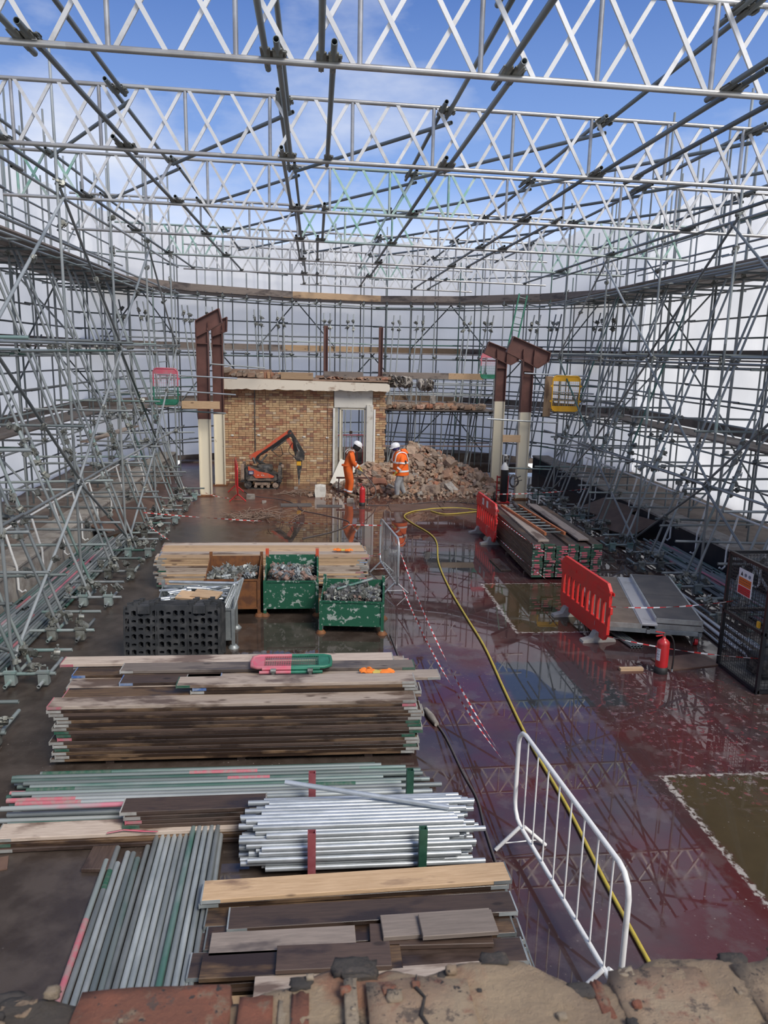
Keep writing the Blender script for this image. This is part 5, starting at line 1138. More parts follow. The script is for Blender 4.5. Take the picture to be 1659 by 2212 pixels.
mm = MB(); mm.box((-hx - .03, -.40, .95), (.03, .05, .09), ch=.006); mm.build('padlock', 'yellow_paint', C)
SG = MB().box((-hx - .032, .02, 1.40), (.006, .34, .36)).build('sign_plate', 'sign_white', C)
for z, hh, mt in ((1.405, .11, 'sign_orange'), (1.285, .11, 'sign_red')): mm = MB(); mm.box((-hx - .036, .02, z), (.004, .30, hh)); mm.build('sign_band', mt, SG)
mm = MB(); mm.prism([(-.028, -.022), (.028, -.022), (0, .032)], -.002, .002, m=Matrix.Translation((-hx - .037, .11, 1.51)) @ Matrix.Rotation(PI / 2, 4, 'Z')); mm.build('sign_symbol', 'black_rubber', SG)
for y in (.02, -.08): mm = MB(); mm.sweep([(-hx - .037, y + .022 * math.cos(t), 1.51 + .022 * math.sin(t)) for t in [2 * PI * k / 14 for k in range(14)]], .004, 4, closed=True); mm.box((-hx - .037, y, 1.51), (.004, .012, .02)); mm.build('sign_symbol', 'sticker_blue', SG)
mm = MB()
for z in (1.425, 1.39, 1.305, 1.275, 1.25):
    for i in range(7): mm.box((-hx - .039, -.10 + i * .04, z), (.002, R.uniform(.015, .03), .010))
mm.build('sign_print', 'oxide', SG)
mm = MB(); vs, fs = blob(.5, .5, .35, 5, 5, .12); mm.add([(v[0] + 6.85, v[1] + 9.65, v[2] + 1.92) for v in vs], fs, True); mm.build('plastic_sack', 'magenta', label='magenta and white plastic sack on top of the black cage', cat='sack')
mm = MB(); vs, fs = blob(.8, .5, .30, 6, 5, .15); mm.add([(v[0] + 6.6, v[1] + 9.6, v[2] + .19) for v in vs], fs, True); mm.build('tool_bag', 'machine_dark', label='dark bundle of tools on the floor of the black cage', cat='bag')

T = thing('staging_trolley', 'low trolley with red castors under the staging panels', 'trolley', (5.55, 12.2, 0), -.24)
for x in (-.78, .0, .78): mm = MB(); mm.box((x, 0, .20), (.05, 2.7, .06)); mm.build('frame_bar', 'galv', T)
for y in (-1.3, 1.3): mm = MB(); mm.box((0, y, .20), (1.6, .05, .06)); mm.build('frame_bar', 'galv', T)
for x in (-.74, .74):
    for y in (-1.25, 1.2):
        mm = MB(); mm.cyl((x - .025, y, .07), (x + .025, y, .07), .07, n=14); W_ = mm.build('castor', 'red_paint', T)
        mm = MB(); mm.box((x, y, .145), (.09, .12, .03)); mm.box((x - .04, y, .10), (.008, .08, .09)); mm.box((x + .04, y, .10), (.008, .08, .09)); mm.build('bracket', 'clamp', W_)
def panel(x, z, w_, ln, mt, lab, y=0):
    P = thing('staging_deck', lab, 'deck panel', Vector((5.55, 12.2, 0)) + Matrix.Rotation(-.24, 3, 'Z') @ Vector((x, y, z)), -.24)
    for s in (-1, 1): mm = MB(); mm.box((0, s * ln / 4, .05), (w_ - .04, ln / 2 - .008, .018)); mm.build('deck_sheet', mt, P)
    for s in (-1, 1): mm = MB(); mm.box((s * w_ / 2, 0, .02), (.03, ln, .075)); mm.build('edge_rail', 'galv_new', P)
    for s in (-1, 1): mm = MB(); mm.box((0, s * ln / 2, .02), (w_, .03, .075)); mm.build('end_rail', 'pale_paint', P)
    return P
panel(-.46, .25, .70, 2.6, 'deck_brown', 'brown topped staging panel beside the red barrier'); panel(.48, .33, .70, 2.5, 'deck_grey', 'dark grey staging panel stacked higher, beside the loose rails', .05)
panel(.48, .245, .70, 2.5, 'deck_grey', 'lower dark staging panel under the higher grey one', .0)
mm = MB(); mm.box((0, 0, 0), (.24, 2.6, .04), ch=.005); mm.build('aluminium_plank', 'alu', None, Vector((5.55, 12.2, 0)) + Matrix.Rotation(-.24, 3, 'Z') @ Vector((.02, 0, .30)), rot=(0, 0, -.24), label='pale aluminium plank between the two staging panels', cat='plank')
for i in range(6):
    p = Vector((6.55 + .07 * i, 13.9 - .1 * i, .03 + (.05 if i % 2 else 0))); q = Vector((6.35 + .09 * i, 10.6 - .2 * (i % 3), .03 + (.05 if i % 2 else 0)))
    tube('staging_rail', p, q, R.choice(['alu', 'galv_new']), label='pale metal rail lying beside the staging panels', cat='rail', group='loose rails by the staging panels')
for i in range(4): p = Vector((4.62 + .05 * i, 12.7, .03)); tube('staging_rail', p, p + Vector((.28, -2.0, 0)), 'galv_dark', label='dark tube lying under the left edge of the brown panel', cat='rail', group='dark tubes under the brown staging panel')

# ================================================================ HOSES, CABLES, TAPE
mm = MB(); mm.sweep(catmull([(3.3, 21.05, .02), (3.62, 20.62, .02), (4.33, 20.85, .02), (4.75, 21.1, .02), (4.15, 21.5, .02), (3.47, 21.35, .03), (3.1, 21.2, .02), (2.75, 20.95, .02), (2.45, 20.35, .02), (2.55, 19.5, .02), (2.85, 18.3, .02), (2.88, 17.3, .02), (2.65, 15.6, .02), (2.57, 13.8, .02), (2.58, 12.2, .02), (2.60, 10.8, .02), (2.53, 9.2, .02), (2.49, 7.9, .02), (2.51, 6.6, .02), (2.48, 5.5, .02), (2.48, 4.2, .02)], 8), .017, 8)
mm.build('yellow_hose', 'hose_yellow', label='long yellow hose running down the red floor to the camera', cat='hose')
T = thing('site_cable', 'grey cable with a taped joint running beside the board stacks', 'cable', (1.5, 6, 0))
mm = MB(); mm.sweep([Vector(p) - Vector((1.5, 6, 0)) for p in catmull([(1.62, 3.6, .012), (1.60, 4.84, .012), (1.60, 5.5, .012), (1.61, 6.26, .012), (1.64, 6.8, .012), (1.59, 7.3, .012), (1.53, 8.1, .012), (1.43, 8.6, .012), (1.33, 9.0, .012), (1.26, 10.0, .012), (1.2, 11.4, .012)], 8)], .012, 6); mm.build('cable', 'cable_grey', T)
mm = MB(); mm.sweep([(-.03, 2.35, .03), (-.07, 2.55, .03), (-.11, 2.75, .03)], [.03, .045, .03], 8); mm.build('taped_joint', 'concrete', T)
for s_, e_, lb in (([(-2.3, 24.2, .02), (-1.9, 23.3, .01), (-1.0, 22.7, .01), (-.55, 21.9, .01), (-.35, 21.1, .01), (.25, 20.5, .01), (.9, 19.6, .01), (.5, 18.6, .01), (-.3, 17.8, .01)], 0, 'thin dark cable looping on the floor from the demolition robot'), ([(1.5, 21.9, .01), (2.6, 22.0, .01), (3.8, 22.5, .01), (4.8, 22.2, .01), (5.3, 21.6, .01)], 0, 'thin dark cable across the brown boards before the rubble')):
    mm = MB(); mm.sweep(catmull(s_, 8), .012, 6); mm.build('floor_cable', 'cable_grey', label=lb, cat='cable')
def tape(p, q, label, sag=.05, w=.022, tw=2.5):
    p, q = Vector(p), Vector(q); d = q - p; n = max(6, int(d.length / .09)); mm = MB(); side = d.cross(Vector((0, 0, 1))).normalized(); prev = None; vs = []
    for i in range(n + 1):
        t = i / n; c = p + d * t - Vector((0, 0, sag * 4 * t * (1 - t))); a = tw * math.sin(t * 5.1); v = Vector((0, 0, 1)) * math.cos(a) + side * math.sin(a) * .8; vs += [c - v * w / 2, c + v * w / 2]
    for i in range(n): mm.add(vs[i * 2:i * 2 + 4], [(0, 1, 3, 2)], False, i % 2)
    return mm.build('barrier_tape', ['tape_red', 'tape_white'], label=label, cat='barrier tape')
TP = [((1.50, 13.35, 1.02), (1.90, 6.1, .55), 'red and white tape between the two metal crowd barriers, upper'), ((1.52, 13.35, .40), (1.93, 5.75, .62), 'red and white tape between the two metal crowd barriers, lower'),
      ((1.35, 15.1, .95), (-3.9, 17.4, .72), 'red and white tape from the galvanised barrier to the left scaffold, upper'), ((1.35, 15.1, .35), (.9, 14.9, .42), 'short red and white tape between the galvanised barrier and middle stack'),
      ((4.50, 10.72, .68), (6.0, 9.95, 1.02), 'upper red and white tape from the bright red barrier to the cage'), ((4.50, 10.72, .2), (6.0, 9.2, .45), 'lower red and white tape from the bright red barrier to the cage'),
      ((4.20, 16.95, .75), (4.36, 12.55, .85), 'upper red and white tape between the two plastic barriers'), ((4.20, 16.95, .30), (4.36, 12.55, .35), 'lower red and white tape between the two plastic barriers'),
      ((4.2, 18.7, .95), (7.35, 19.6, .95), 'red and white tape from the dirty barrier to the right scaffold'), ((-3.9, 17.4, .5), (-2.5, 15.5, .25), 'red and white tape hanging from the left scaffold to the middle stack'), ((-3.3, 23.0, .15), (-2.3, 22.3, .12), 'red and white tape trailing between the left column and red barrier')]
for p, q, lb in TP: tape(p, q, lb, .30 if 'metal crowd' in lb else .05)

# scrap wire, plates, floor boards, debris
def scrap(c, rx, ry, n, label, hh=.25):
    mm = MB()
    for i in range(n):
        a = R.uniform(0, 2 * PI); x, y = c[0] + R.gauss(0, rx * .45), c[1] + R.gauss(0, ry * .45); l = R.uniform(.2, .7) * rx * 1.2; z = abs(R.gauss(0, hh * .3)) + .012
        mm.sweep(catmull([(x - l * math.cos(a) * .5, y - l * math.sin(a) * .5, z), (x + R.gauss(0, .05), y + R.gauss(0, .05), z + R.uniform(0, .08)), (x + l * math.cos(a) * .5, y + l * math.sin(a) * .5, max(.012, z + R.uniform(-.1, .12)))], 3), .009, 4)
    mm.build('scrap_wire', 'wire_scrap', label=label, cat='scrap wire', kind='stuff')
scrap((-1.5, 20.0), 1.0, .55, 90, 'tangled heap of rusty cut wire on the floor behind the middle stack'); scrap((-.55, 23.6), 1.0, .35, 30, 'thin scatter of cut wire before the demolition robot', .1); scrap((4.6, 22.4), .9, .4, 22, 'thin scatter of wire before the rubble', .1)
for i, (x, y, sx_, sy_, mt, rz, lb) in enumerate([(2.9, 21.55, 1.5, .95, 'ply_brown', 0, 'brown plywood sheet flat on the floor before the rubble, left one'), (4.05, 21.75, .75, 1.0, 'ply_brown', .05, 'brown plywood sheet flat on the floor before the rubble, right one'), (-.55, 21.9, .9, .42, 'deck_grey', .05, 'dark metal plate flat on the floor left of the workers'), (.42, 21.75, .75, .32, 'deck_grey', -.02, 'grey metal plate flat on the floor near the extinguisher'), (5.5, 10.15, .9, .45, 'ply_brown', .2, 'thin brown board on the floor beside the cage'), (-1.05, 16.9, .5, .32, 'white_plaster', .3, 'white board scrap on the floor behind the middle stack')]):
    mm = MB(); mm.box((0, 0, .008), (sx_, sy_, .016)); mm.build('floor_sheet', mt, None, (x, y, 0.001), rot=(0, 0, rz), label=lb, cat='sheet')
mm = MB(); mm.box((4.55, 9.9, .02), (.34, .07, .04)); mm.build('offcut', 'board_cream', label='pale timber offcut on the floor by the labelled extinguisher', cat='offcut')
mm = MB(); mm.sweep(catmull([(4.95, 18.3, .81), (4.90, 17.9, .83), (4.86, 17.5, .82)]), [.045] * 17, 8); mm.build('rolled_sleeve', 'machine_dark', label='dark rolled bundle on the right stack beside the ladder', cat='bundle')

# ================================================================ RUBBLE
def rh(x, y):
    g_ = lambda cx, cy, sx_, sy_, h: h * math.exp(-((x - cx) / sx_) ** 2 - ((y - cy) / sy_) ** 2)
    return max(0, g_(3.3, 25.9, .95, 1.2, 1.12) + g_(4.5, 25.6, 1.0, 1.2, .72) + g_(1.9, 25.0, .9, .9, .62) + g_(5.5, 24.9, .7, 1.0, .34) + g_(3.2, 24.2, 1.6, .7, .22) - .07)
mm = MB(); nx, ny = 56, 44; vs = []
for j in range(ny + 1):
    for i in range(nx + 1):
        x, y = .3 + 6.1 * i / nx, 22.8 + 5.0 * j / ny; vs.append((x, y, -.03 if (x < 2.5 and y > 25.5) else rh(x, y) * .92 - .02 + R.uniform(-.03, .03)))
mm.add(vs, [(j * (nx + 1) + i, j * (nx + 1) + i + 1, (j + 1) * (nx + 1) + i + 1, (j + 1) * (nx + 1) + i) for j in range(ny) for i in range(nx)]); mm.build('rubble_core', 'mortar', label='packed dusty core of the rubble heap beside the doorway', cat='rubble', kind='stuff')
CH = []
for i in range(10):
    mm = MB(); k = i % 3; vs, fs = blob(1.25 if k else 1.0, .85 if k else .95, .62 if k else .85, 600 + i, 2 if i % 2 else 3, .20); mm.add(vs, fs); CH.append(mm.mesh('rubble_piece', 'rubble' if i != 7 else 'concrete'))
def spot():
    while True:
        x, y = R.uniform(.6, 6.1), R.uniform(23.1, 26.9)
        if rh(x, y) > .015 and not (x < 2.6 and y > 25.3): return x, y
for i in range(300):
    x, y = spot(); s = R.uniform(.11, .25) if i > 34 else R.uniform(.26, .42)
    if y > 25.5 and x < 2.4: y = R.uniform(23.6, 25.3)
    link('rubble_piece', R.choice(CH), None, (x, y, rh(x, y) + s * .12), rot=(R.uniform(-.7, .7), R.uniform(-.7, .7), R.uniform(0, 6.3)), scale=(s, s, s), label='broken lump of brick or concrete in the heap beside the doorway', cat='rubble', group='rubble lumps beside the doorway')
mm = MB(); vals = []
for i in range(1500):
    x, y = spot()
    if R.random() < .12: x, y = R.uniform(-.5, 6.3), R.uniform(22.8, 24.2)
    s = R.uniform(.04, .12); vs, fs = blob(s * 1.3, s, s * .8, i + 2000, 1, .3); q = Quaternion((R.gauss(0, 1), R.gauss(0, 1), R.gauss(0, 1), R.gauss(0, 1))).normalized(); z = rh(x, y) + s * .3
    mm.add([q @ Vector(v) + Vector((x, y, z)) for v in vs], fs); vals += [R.random()] * len(fs)
attr_build(mm, 'rubble_debris', 'rubble_many', None, vals, label='small brick bits and dust scattered over the rubble heap', cat='rubble', kind='stuff')
mm = MB(); vals = []
for i in range(420):
    x, y = R.uniform(2.45, 6.3), R.uniform(28.15, 29.2); s = R.uniform(.05, .22) * (1.3 if R.random() < .15 else 1); vs, fs = blob(s * 1.3, s, s * .8, i + 5000, 1 if s < .12 else 2, .25); z = 2.38 + s * .35 + R.uniform(0, .08)
    mm.add([Vector(v) + Vector((x, y, z)) for v in vs], fs); vals += [R.random()] * len(fs)
attr_build(mm, 'platform_rubble', 'rubble_many', None, vals, label='layer of rubble lying on the low platform behind the brick pier', cat='rubble', kind='stuff')
T = thing('broken_slab', 'jagged broken concrete slab end hanging beside the brick pier', 'broken concrete', (3.2, 26.9, 3.2))
for i in range(24):
    x = -.75 + 1.6 * R.random(); s = R.uniform(.16, .32); vs, fs = blob(s * 1.3, s, s * .75, 7000 + i, 3, .2); mm = MB(); mm.add([(v[0] + x, v[1] + R.uniform(-.2, .3), v[2] + R.uniform(-.05, .22) + .12 - .1 * x) for v in vs], fs); mm.build('slab_chunk', 'concrete', T)
for i in range(9):
    x = -.7 + i * .2; mm = MB(); mm.sweep(catmull([(x, 0, .1), (x + .05, -.1, -.2), (x + R.uniform(-.1, .25), -.12, -.45 - R.uniform(0, .35))], 4), .008, 5); mm.build('rebar', 'wire_scrap', T)
for x, z in ((-.62, -.42), (.92, -.36)):
    vs, fs = blob(.2, .16, .28, int(x * 100) + 99, 3, .2); mm = MB(); mm.add([(v[0] + x, v[1] - .1, v[2] + z) for v in vs], fs); mm.build('hanging_lump', 'concrete', T)
for i, (x, y, s, lb) in enumerate([(-1.95, 22.9, .24, 'single pale rubble lump on the floor right of the red barrier'), (.15, 23.3, .34, 'white plaster lump on the floor left of the workers'), (-1.5, 22.2, .12, 'small flat stone on the floor before the robot'), (-.62, 24.6, .12, 'small white stone under the breaker tip'), (1.05, 22.4, .2, 'pale brick piece at the first worker\'s feet')]):
    mm = MB(); vs, fs = blob(s * 1.0, s * .8, s * (1.1 if i == 1 else .6), 810 + i, 2, .16, .1); mm.add(vs, fs); mm.build('stone', 'white_plaster' if i == 1 else 'concrete', None, (x, y, s * (.5 if i == 1 else .27)), label=lb, cat='stone')
T = thing('steel_trestle', 'small rusty steel trestle before the rubble by the first worker', 'trestle', (1.0, 23.75, 0))
for x in (-.28, .28, .75):
    mm = MB(); mm.bar((x, -.1, 0), (x + .03, 0, .52), .035, .035); mm.build('leg', 'oxide', T)
mm = MB(); mm.box((.24, 0, .52), (1.15, .05, .05)); mm.build('top_bar', 'oxide', T); mm = MB(); mm.box((.24, -.08, .10), (1.0, .04, .04)); mm.build('stretcher', 'oxide', T)

# ================================================================ DEMOLITION ROBOT
T = thing('demolition_robot', 'orange tracked demolition robot with breaker arm before the brick wall', 'robot', (-1.72, 24.85, 0))
def track(y):
    L2, r = .44, .135; mm = MB(); pts = []
    for k in range(13): t = PI / 2 + PI * k / 12; pts.append((-L2 + r * math.cos(t), r + .02 + r * math.sin(t)))
    for k in range(13): t = -PI / 2 + PI * k / 12; pts.append((L2 + r * math.cos(t), r + .02 + r * math.sin(t)))
    inn = [(p[0] * .965, (p[1] - r - .02) * .82 + r + .02) for p in pts]; n = len(pts); w2 = .10
    vs = [(p[0], y - w2, p[1]) for p in pts] + [(p[0], y + w2, p[1]) for p in pts] + [(p[0], y - w2, p[1]) for p in inn] + [(p[0], y + w2, p[1]) for p in inn]
    mm.add(vs, [f for i in range(n) for j in [(i + 1) % n] for f in ((i, j, n + j, n + i), (2 * n + j, 2 * n + i, 3 * n + i, 3 * n + j), (j, i, 2 * n + i, 2 * n + j), (n + i, n + j, 3 * n + j, 3 * n + i))])
    TK = mm.build('track', 'black_rubber', T)
    cl = MB()
    for i in range(26):
        x = -L2 + i * 2 * L2 / 25; cl.box((x, y, .012), (.02, .2, .022)); cl.box((x, y, 2 * r + .03), (.02, .2, .02))
    cl.build('track_cleats', 'mud', TK)
    for x, rr in ((-L2, .115), (L2, .095), (-.2, .05), (0, .05), (.2, .05)): mm = MB(); mm.cyl((x, y - .085, rr + .04), (x, y + .085, rr + .04), rr, n=16); mm.cyl((x, y - .1, rr + .04), (x, y + .1, rr + .04), rr * .4, n=10); mm.build('track_wheel', 'mud' if rr < .1 else 'machine_dark', TK)
    mm = MB(); mm.box((.02, y, .17), (.5, .14, .13), ch=.03); mm.build('track_frame', 'mud', TK)
track(-.27); track(.27)
mm = MB(); mm.prism([(-.52, .30), (.50, .30), (.55, .36), (.52, .44), (.28, .56), (-.05, .66), (-.52, .72)], -.30, .30); mm.build('chassis', 'machine_dark', T)
mm = MB(); mm.prism([(-.44, .74), (-.40, .74), (-.12, .58), (.20, .52), (.40, .42), (.36, .37), (-.20, .36), (-.28, .46), (-.42, .48)], -.318, -.302); CV = mm.build('side_cover', 'machine_orange', T)
mm = MB(); mm.prism([(-.44, .74), (-.40, .74), (-.12, .58), (.20, .52), (.40, .42), (.36, .37), (-.20, .36), (-.28, .46), (-.42, .48)], .302, .318); mm.build('side_cover', 'machine_orange', T)
mm = MB(); mm.box((-.34, -.322, .54), (.17, .006, .13)); ST = mm.build('sticker', 'sticker_blue', CV)
for z, w_ in ((.56, .11), (.53, .13), (.505, .09)): mm = MB(); mm.box((-.34, -.327, z), (w_, .004, .014)); mm.build('sticker_print', 'sign_white', ST)
for x in (-.12, 0, .06): mm = MB(); mm.box((x, -.320, .455), (.03, .004, .02)); mm.build('cover_print', 'sign_white', CV)
mm = MB(); mm.lathe([(.26, .58), (.27, .66), (.25, .76), (.16, .78)], (.08, 0, 0), 20); mm.build('turret', 'machine_dark', T)
mm = MB(); mm.box((-.60, 0, .48), (.15, .5, .42), ch=.02); mm.build('rear_box', 'machine_dark', T)
for x, z in ((-.66, .8), (.62, .76)):
    for y in (-.33, .33):
        mm = MB(); mm.box((x * .93, y, z - .24), (.10, .09, .52), ch=.015); OL = mm.build('outrigger', 'mud' if x < 0 else 'machine_dark', T); mm = MB(); mm.box((x * .93, y, z - .52), (.07, .07, .12)); mm.box((x * .93, y, .26), (.14, .16, .03)); mm.build('outrigger_foot', 'machine_dark', OL)
mm = MB(); mm.lathe([(.055, 0), (.06, .03), (.055, .09)], (.66, -.32, .72), 12); mm.build('lamp', 'mud', T)
def arm(pts, w0, w1, mat, name, y=0, th=.12):
    mm = MB(); a, c = Vector((pts[0][0], 0, pts[0][1])), Vector((pts[1][0], 0, pts[1][1])); d = (c - a).normalized(); n_ = Vector((-d.z, 0, d.x))
    poly = [a - n_ * w0 / 2 - d * .05, c - n_ * w1 / 2 + d * .05, c + n_ * w1 / 2 + d * .05, (a + c) / 2 + n_ * (w0 + w1) * .30, a + n_ * w0 / 2 - d * .05]
    mm.prism([(p.x, p.z) for p in poly], y - th / 2, y + th / 2); return mm.build(name, mat, T)
arm([(-.36, 1.00), (.10, 1.22)], .15, .17, 'machine_orange', 'boom_lower'); arm([(.05, 1.20), (.86, 1.82)], .16, .13, 'machine_orange', 'boom_upper', 0, .11)
arm([(.90, 1.84), (1.30, 1.14)], .10, .14, 'machine_dark', 'stick', .05, .10); arm([(.80, 1.66), (1.14, 1.12)], .13, .09, 'machine_orange', 'link_arm', -.03, .06)
for a, c, r_ in (((-.22, .80), (-.30, 1.0), .05), ((-.1, .78), (.16, 1.10), .03), ((.30, 1.22), (.78, 1.60), .035), ((.98, 1.62), (1.24, 1.10), .035)): mm = MB(); mm.cyl((a[0], -.04, a[1]), (c[0], -.04, c[1]), r_, n=10); mm.build('hydraulic_ram', 'steel_dark', T)
mm = MB(); mm.prism([(1.08, 1.20), (1.22, 1.22), (1.38, 1.08), (1.36, .92), (1.12, .90), (1.04, 1.0)], -.10, .10); mm.build('tool_head', 'machine_dark', T)
for p in ((-.36, 1.0), (.88, 1.84), (1.3, 1.14), (1.32, .97)): mm = MB(); mm.cyl((p[0], -.085, p[1]), (p[0], .085, p[1]), .05, n=12); mm.build('pivot_pin', 'machine_orange' if p[0] < 0 else 'machine_dark', T)
mm = MB(); mm.prism([(1.13, .93), (1.30, .93), (1.29, .72), (1.24, .48), (1.21, .32), (1.16, .32), (1.14, .48), (1.13, .72)], -.065, .065); BK = mm.build('breaker', 'machine_dark', T)
mm = MB(); mm.cyl((1.185, 0, .34), (1.19, 0, .10), .028, .020, n=10); mm.build('chisel', 'galv', BK)
mm = MB(); mm.box((1.19, -.07, .82), (.14, .012, .14)); mm.build('warning_panel', 'yellow_paint', BK)
for i in range(4):
    o_ = i * .03; mm = MB(); mm.sweep(catmull([(.10, -.07, .80), (-.12, -.09, .84 + o_), (-.20 + o_, -.09, .98), (-.02, -.09, 1.16 - o_ * .6), (.42, -.09, 1.46 - o_), (.84, -.09, 1.76 - o_), (1.0, -.08, 1.66), (1.12 - o_, -.09, 1.30), (1.08, -.09, 1.06)], 6), .014, 6); mm.build('hydraulic_hose', 'black_rubber', T)
mm = MB(); mm.sweep(catmull([(.30, -.1, 1.26), (.52, -.1, 1.06), (.66, -.1, 1.12), (.60, -.1, 1.38)], 6), .011, 6); mm.sweep(catmull([(.98, -.1, 1.50), (.86, -.1, 1.24), (1.0, -.1, 1.06), (1.1, -.1, 1.0)], 6), .011, 6); mm.build('hydraulic_hose', 'black_rubber', T)

# ================================================================ PEOPLE
def skin_body(joints, edges, root, name):
    me = bpy.data.meshes.new(name); names = list(joints); ix = {n: i for i, n in enumerate(names)}
    me.from_pydata([joints[n][:3] for n in names], [(ix[a], ix[c]) for a, c in edges], [])
    o = bpy.data.objects.new(name + '_tmp', me); COL.objects.link(o)
    sm = o.modifiers.new('skin', 'SKIN'); sm.use_smooth_shade = True; sm.branch_smoothing = .6
    if not me.skin_vertices: me.skin_vertices.new() if hasattr(me.skin_vertices, 'new') else None
    sk = me.skin_vertices[0].data
    for n in names:
        r_ = joints[n][3]; r2 = joints[n][4] if len(joints[n]) > 4 else r_; kf = 1.0 if n[:2] in ('ne', 'he', 'cr', 'pa', 'to') else 1.2; r_ *= kf; r2 *= kf; sk[ix[n]].radius = (r_, r2); sk[ix[n]].use_root = (n == root)
    o.modifiers.new('sub', 'SUBSURF').levels = 2
    dg = bpy.context.evaluated_depsgraph_get(); dg.update(); ev = o.evaluated_get(dg); out = bpy.data.meshes.new_from_object(ev, depsgraph=dg)
    bpy.data.objects.remove(o); return out
def person(loc, rz, J, label, region, mats, name='person'):
    T = thing(name, label, 'person', loc, rz)
    E_ = [('pelvis', 'belly'), ('belly', 'chest'), ('chest', 'neck'), ('neck', 'head'), ('head', 'crown')]
    for s in 'lr': E_ += [('chest', 'sh' + s), ('sh' + s, 'el' + s), ('el' + s, 'wr' + s), ('wr' + s, 'pa' + s), ('pelvis', 'hip' + s), ('hip' + s, 'kn' + s), ('kn' + s, 'an' + s), ('an' + s, 'toe' + s)]
    me = skin_body(J, E_, 'pelvis', name); me.materials.clear()
    for m_ in mats: me.materials.append(MATS[m_])
    seg = [(Vector(J[a][:3]), Vector(J[c][:3]), c) for a, c in E_]
    for p in me.polygons:
        c = p.center; best = None
        for a, b2, nm in seg:
            d = b2 - a; t = max(0, min(1, (c - a).dot(d) / d.length_squared)); q = (c - (a + d * t)).length
            if best is None or q < best[0]: best = (q, nm, t)
        p.material_index = region(best[1], best[2]); p.use_smooth = True
    # fingers and nose grown onto the same mesh
    B = MB(); B.v = [tuple(v.co) for v in me.vertices]; B.f = [list(p.vertices) for p in me.polygons]; B.sm = [True] * len(B.f); B.mi = [p.material_index for p in me.polygons]
    hm = region('pal', 1.0)
    for s in 'lr':
        w_, p_ = Vector(J['wr' + s][:3]), Vector(J['pa' + s][:3]); d = (p_ - w_).normalized(); sd = d.cross(Vector((1, 0, 0))).normalized() if abs(d.x) < .9 else Vector((0, 1, 0)); cu = Vector((1, 0, 0)) * .5 + Vector((0, 0, -.2))
        for k, ln in enumerate((.062, .072, .068, .052)):
            o_ = p_ + sd * (.028 - .0187 * k); B.sweep([o_ - d * .01, o_ + d * ln * .5, o_ + d * ln * .8 + cu * .03, o_ + d * ln * .75 + cu * .055], [.010, .0095, .009, .007], 6, mi=hm)
        o_ = w_ + d * .03 + sd * .03; B.sweep([o_, o_ + sd * .025 + d * .03, o_ + sd * .02 + d * .06 + cu * .02], [.012, .011, .008], 6, mi=hm)
    me2 = B.mesh(name, list(mats)); link('body', me2, T); return T
def helmet(T, p, tilt, mat='helmet_white'):
    q = Quaternion((0, 1, 0), tilt); mm = MB(); mm.lathe([(.135, 0), (.138, .03), (.13, .075), (.10, .12), (.05, .143), (.012, .15)], p, 18, q=q, sc=(1.08, .93)); H_ = mm.build('helmet', mat, T)
    mm = MB(); mm.add([Vector(p) + q @ Vector(v) for v in [(.10 + .09 * math.cos(t), .12 * math.sin(t), .0) for t in [-1.3 + 2.6 * k / 8 for k in range(9)]] + [(.09 * math.cos(t) + .04, .12 * math.sin(t), .022) for t in [-1.3 + 2.6 * k / 8 for k in range(9)]]], [(k, k + 1, 10 + k, 9 + k) for k in range(8)], True); mm.build('helmet_peak', mat, H_); return H_
def ring(T, c, rx, ry, h, mat, name='reflective_band', q=None, n=18):
    mm = MB(); vs = []
    for z in (-h / 2, h / 2):
        for k in range(n):
            t = 2 * PI * k / n; v = Vector((rx * math.cos(t), ry * math.sin(t), z)); v = q @ v if q is not None else v; vs.append(v + Vector(c))
    mm.add(vs, [(k, (k + 1) % n, n + (k + 1) % n, n + k) for k in range(n)], True); return mm.build(name, mat, T)
# worker in orange coveralls, facing right and bent over a hose (local +x is forward)
J1 = dict(pelvis=(-.04, 0, .92, .155, .15), belly=(-.02, 0, 1.08, .15, .14), chest=(.06, 0, 1.30, .165, .15), neck=(.15, 0, 1.455, .065), head=(.235, 0, 1.545, .095), crown=(.26, 0, 1.62, .085),
          shl=(.06, .19, 1.36, .085), ell=(.14, .25, 1.09, .062), wrl=(.33, .17, .94, .042), pal=(.39, .14, .89, .036), shr=(.06, -.19, 1.36, .085), elr=(.10, -.26, 1.08, .062), wrr=(.28, -.20, .92, .042), par=(.34, -.18, .87, .036),
          hipl=(-.03, .10, .84, .115), knl=(.03, .11, .47, .085), anl=(-.06, .11, .10, .062), toel=(.12, .12, .045, .045), hipr=(-.03, -.10, .84, .115), knr=(.06, -.11, .47, .085), anr=(.0, -.11, .10, .062), toer=(.18, -.12, .045, .045))
def reg1(nm, t):
    if nm in ('head', 'crown'): return 1
    if nm == 'neck' and t > .7: return 1
    if nm.startswith('pa') or (nm.startswith('wr') and t > .93): return 2
    if nm.startswith('toe') or (nm.startswith('an') and t > .88): return 3
    return 0
P1 = person((1.03, 23.25, 0), .15, J1, 'worker in orange coveralls and white helmet bending over a hose', reg1, ['coverall', 'skin', 'glove_palm', 'boots'])
helmet(P1, (.262, 0, 1.60), .55)
mm = MB(); mm.lathe([(.08, 0), (.115, .05), (.118, .13), (.10, .17)], (.195, 0, 1.455), 14, q=Quaternion((0, 1, 0), .5)); mm.build('balaclava', 'black_cloth', P1)
mm = MB(); mm.sweep([(.345, 0, 1.555), (.372, 0, 1.525), (.35, 0, 1.51)], [.012, .016, .01], 6); mm.build('nose', 'skin', P1)
for s in (-1, 1): mm = MB(); mm.lathe([(.002, -.01), (.011, 0), (.002, .01)], (.328, s * .035, 1.57), 8); mm.build('eye', 'black_rubber', P1)
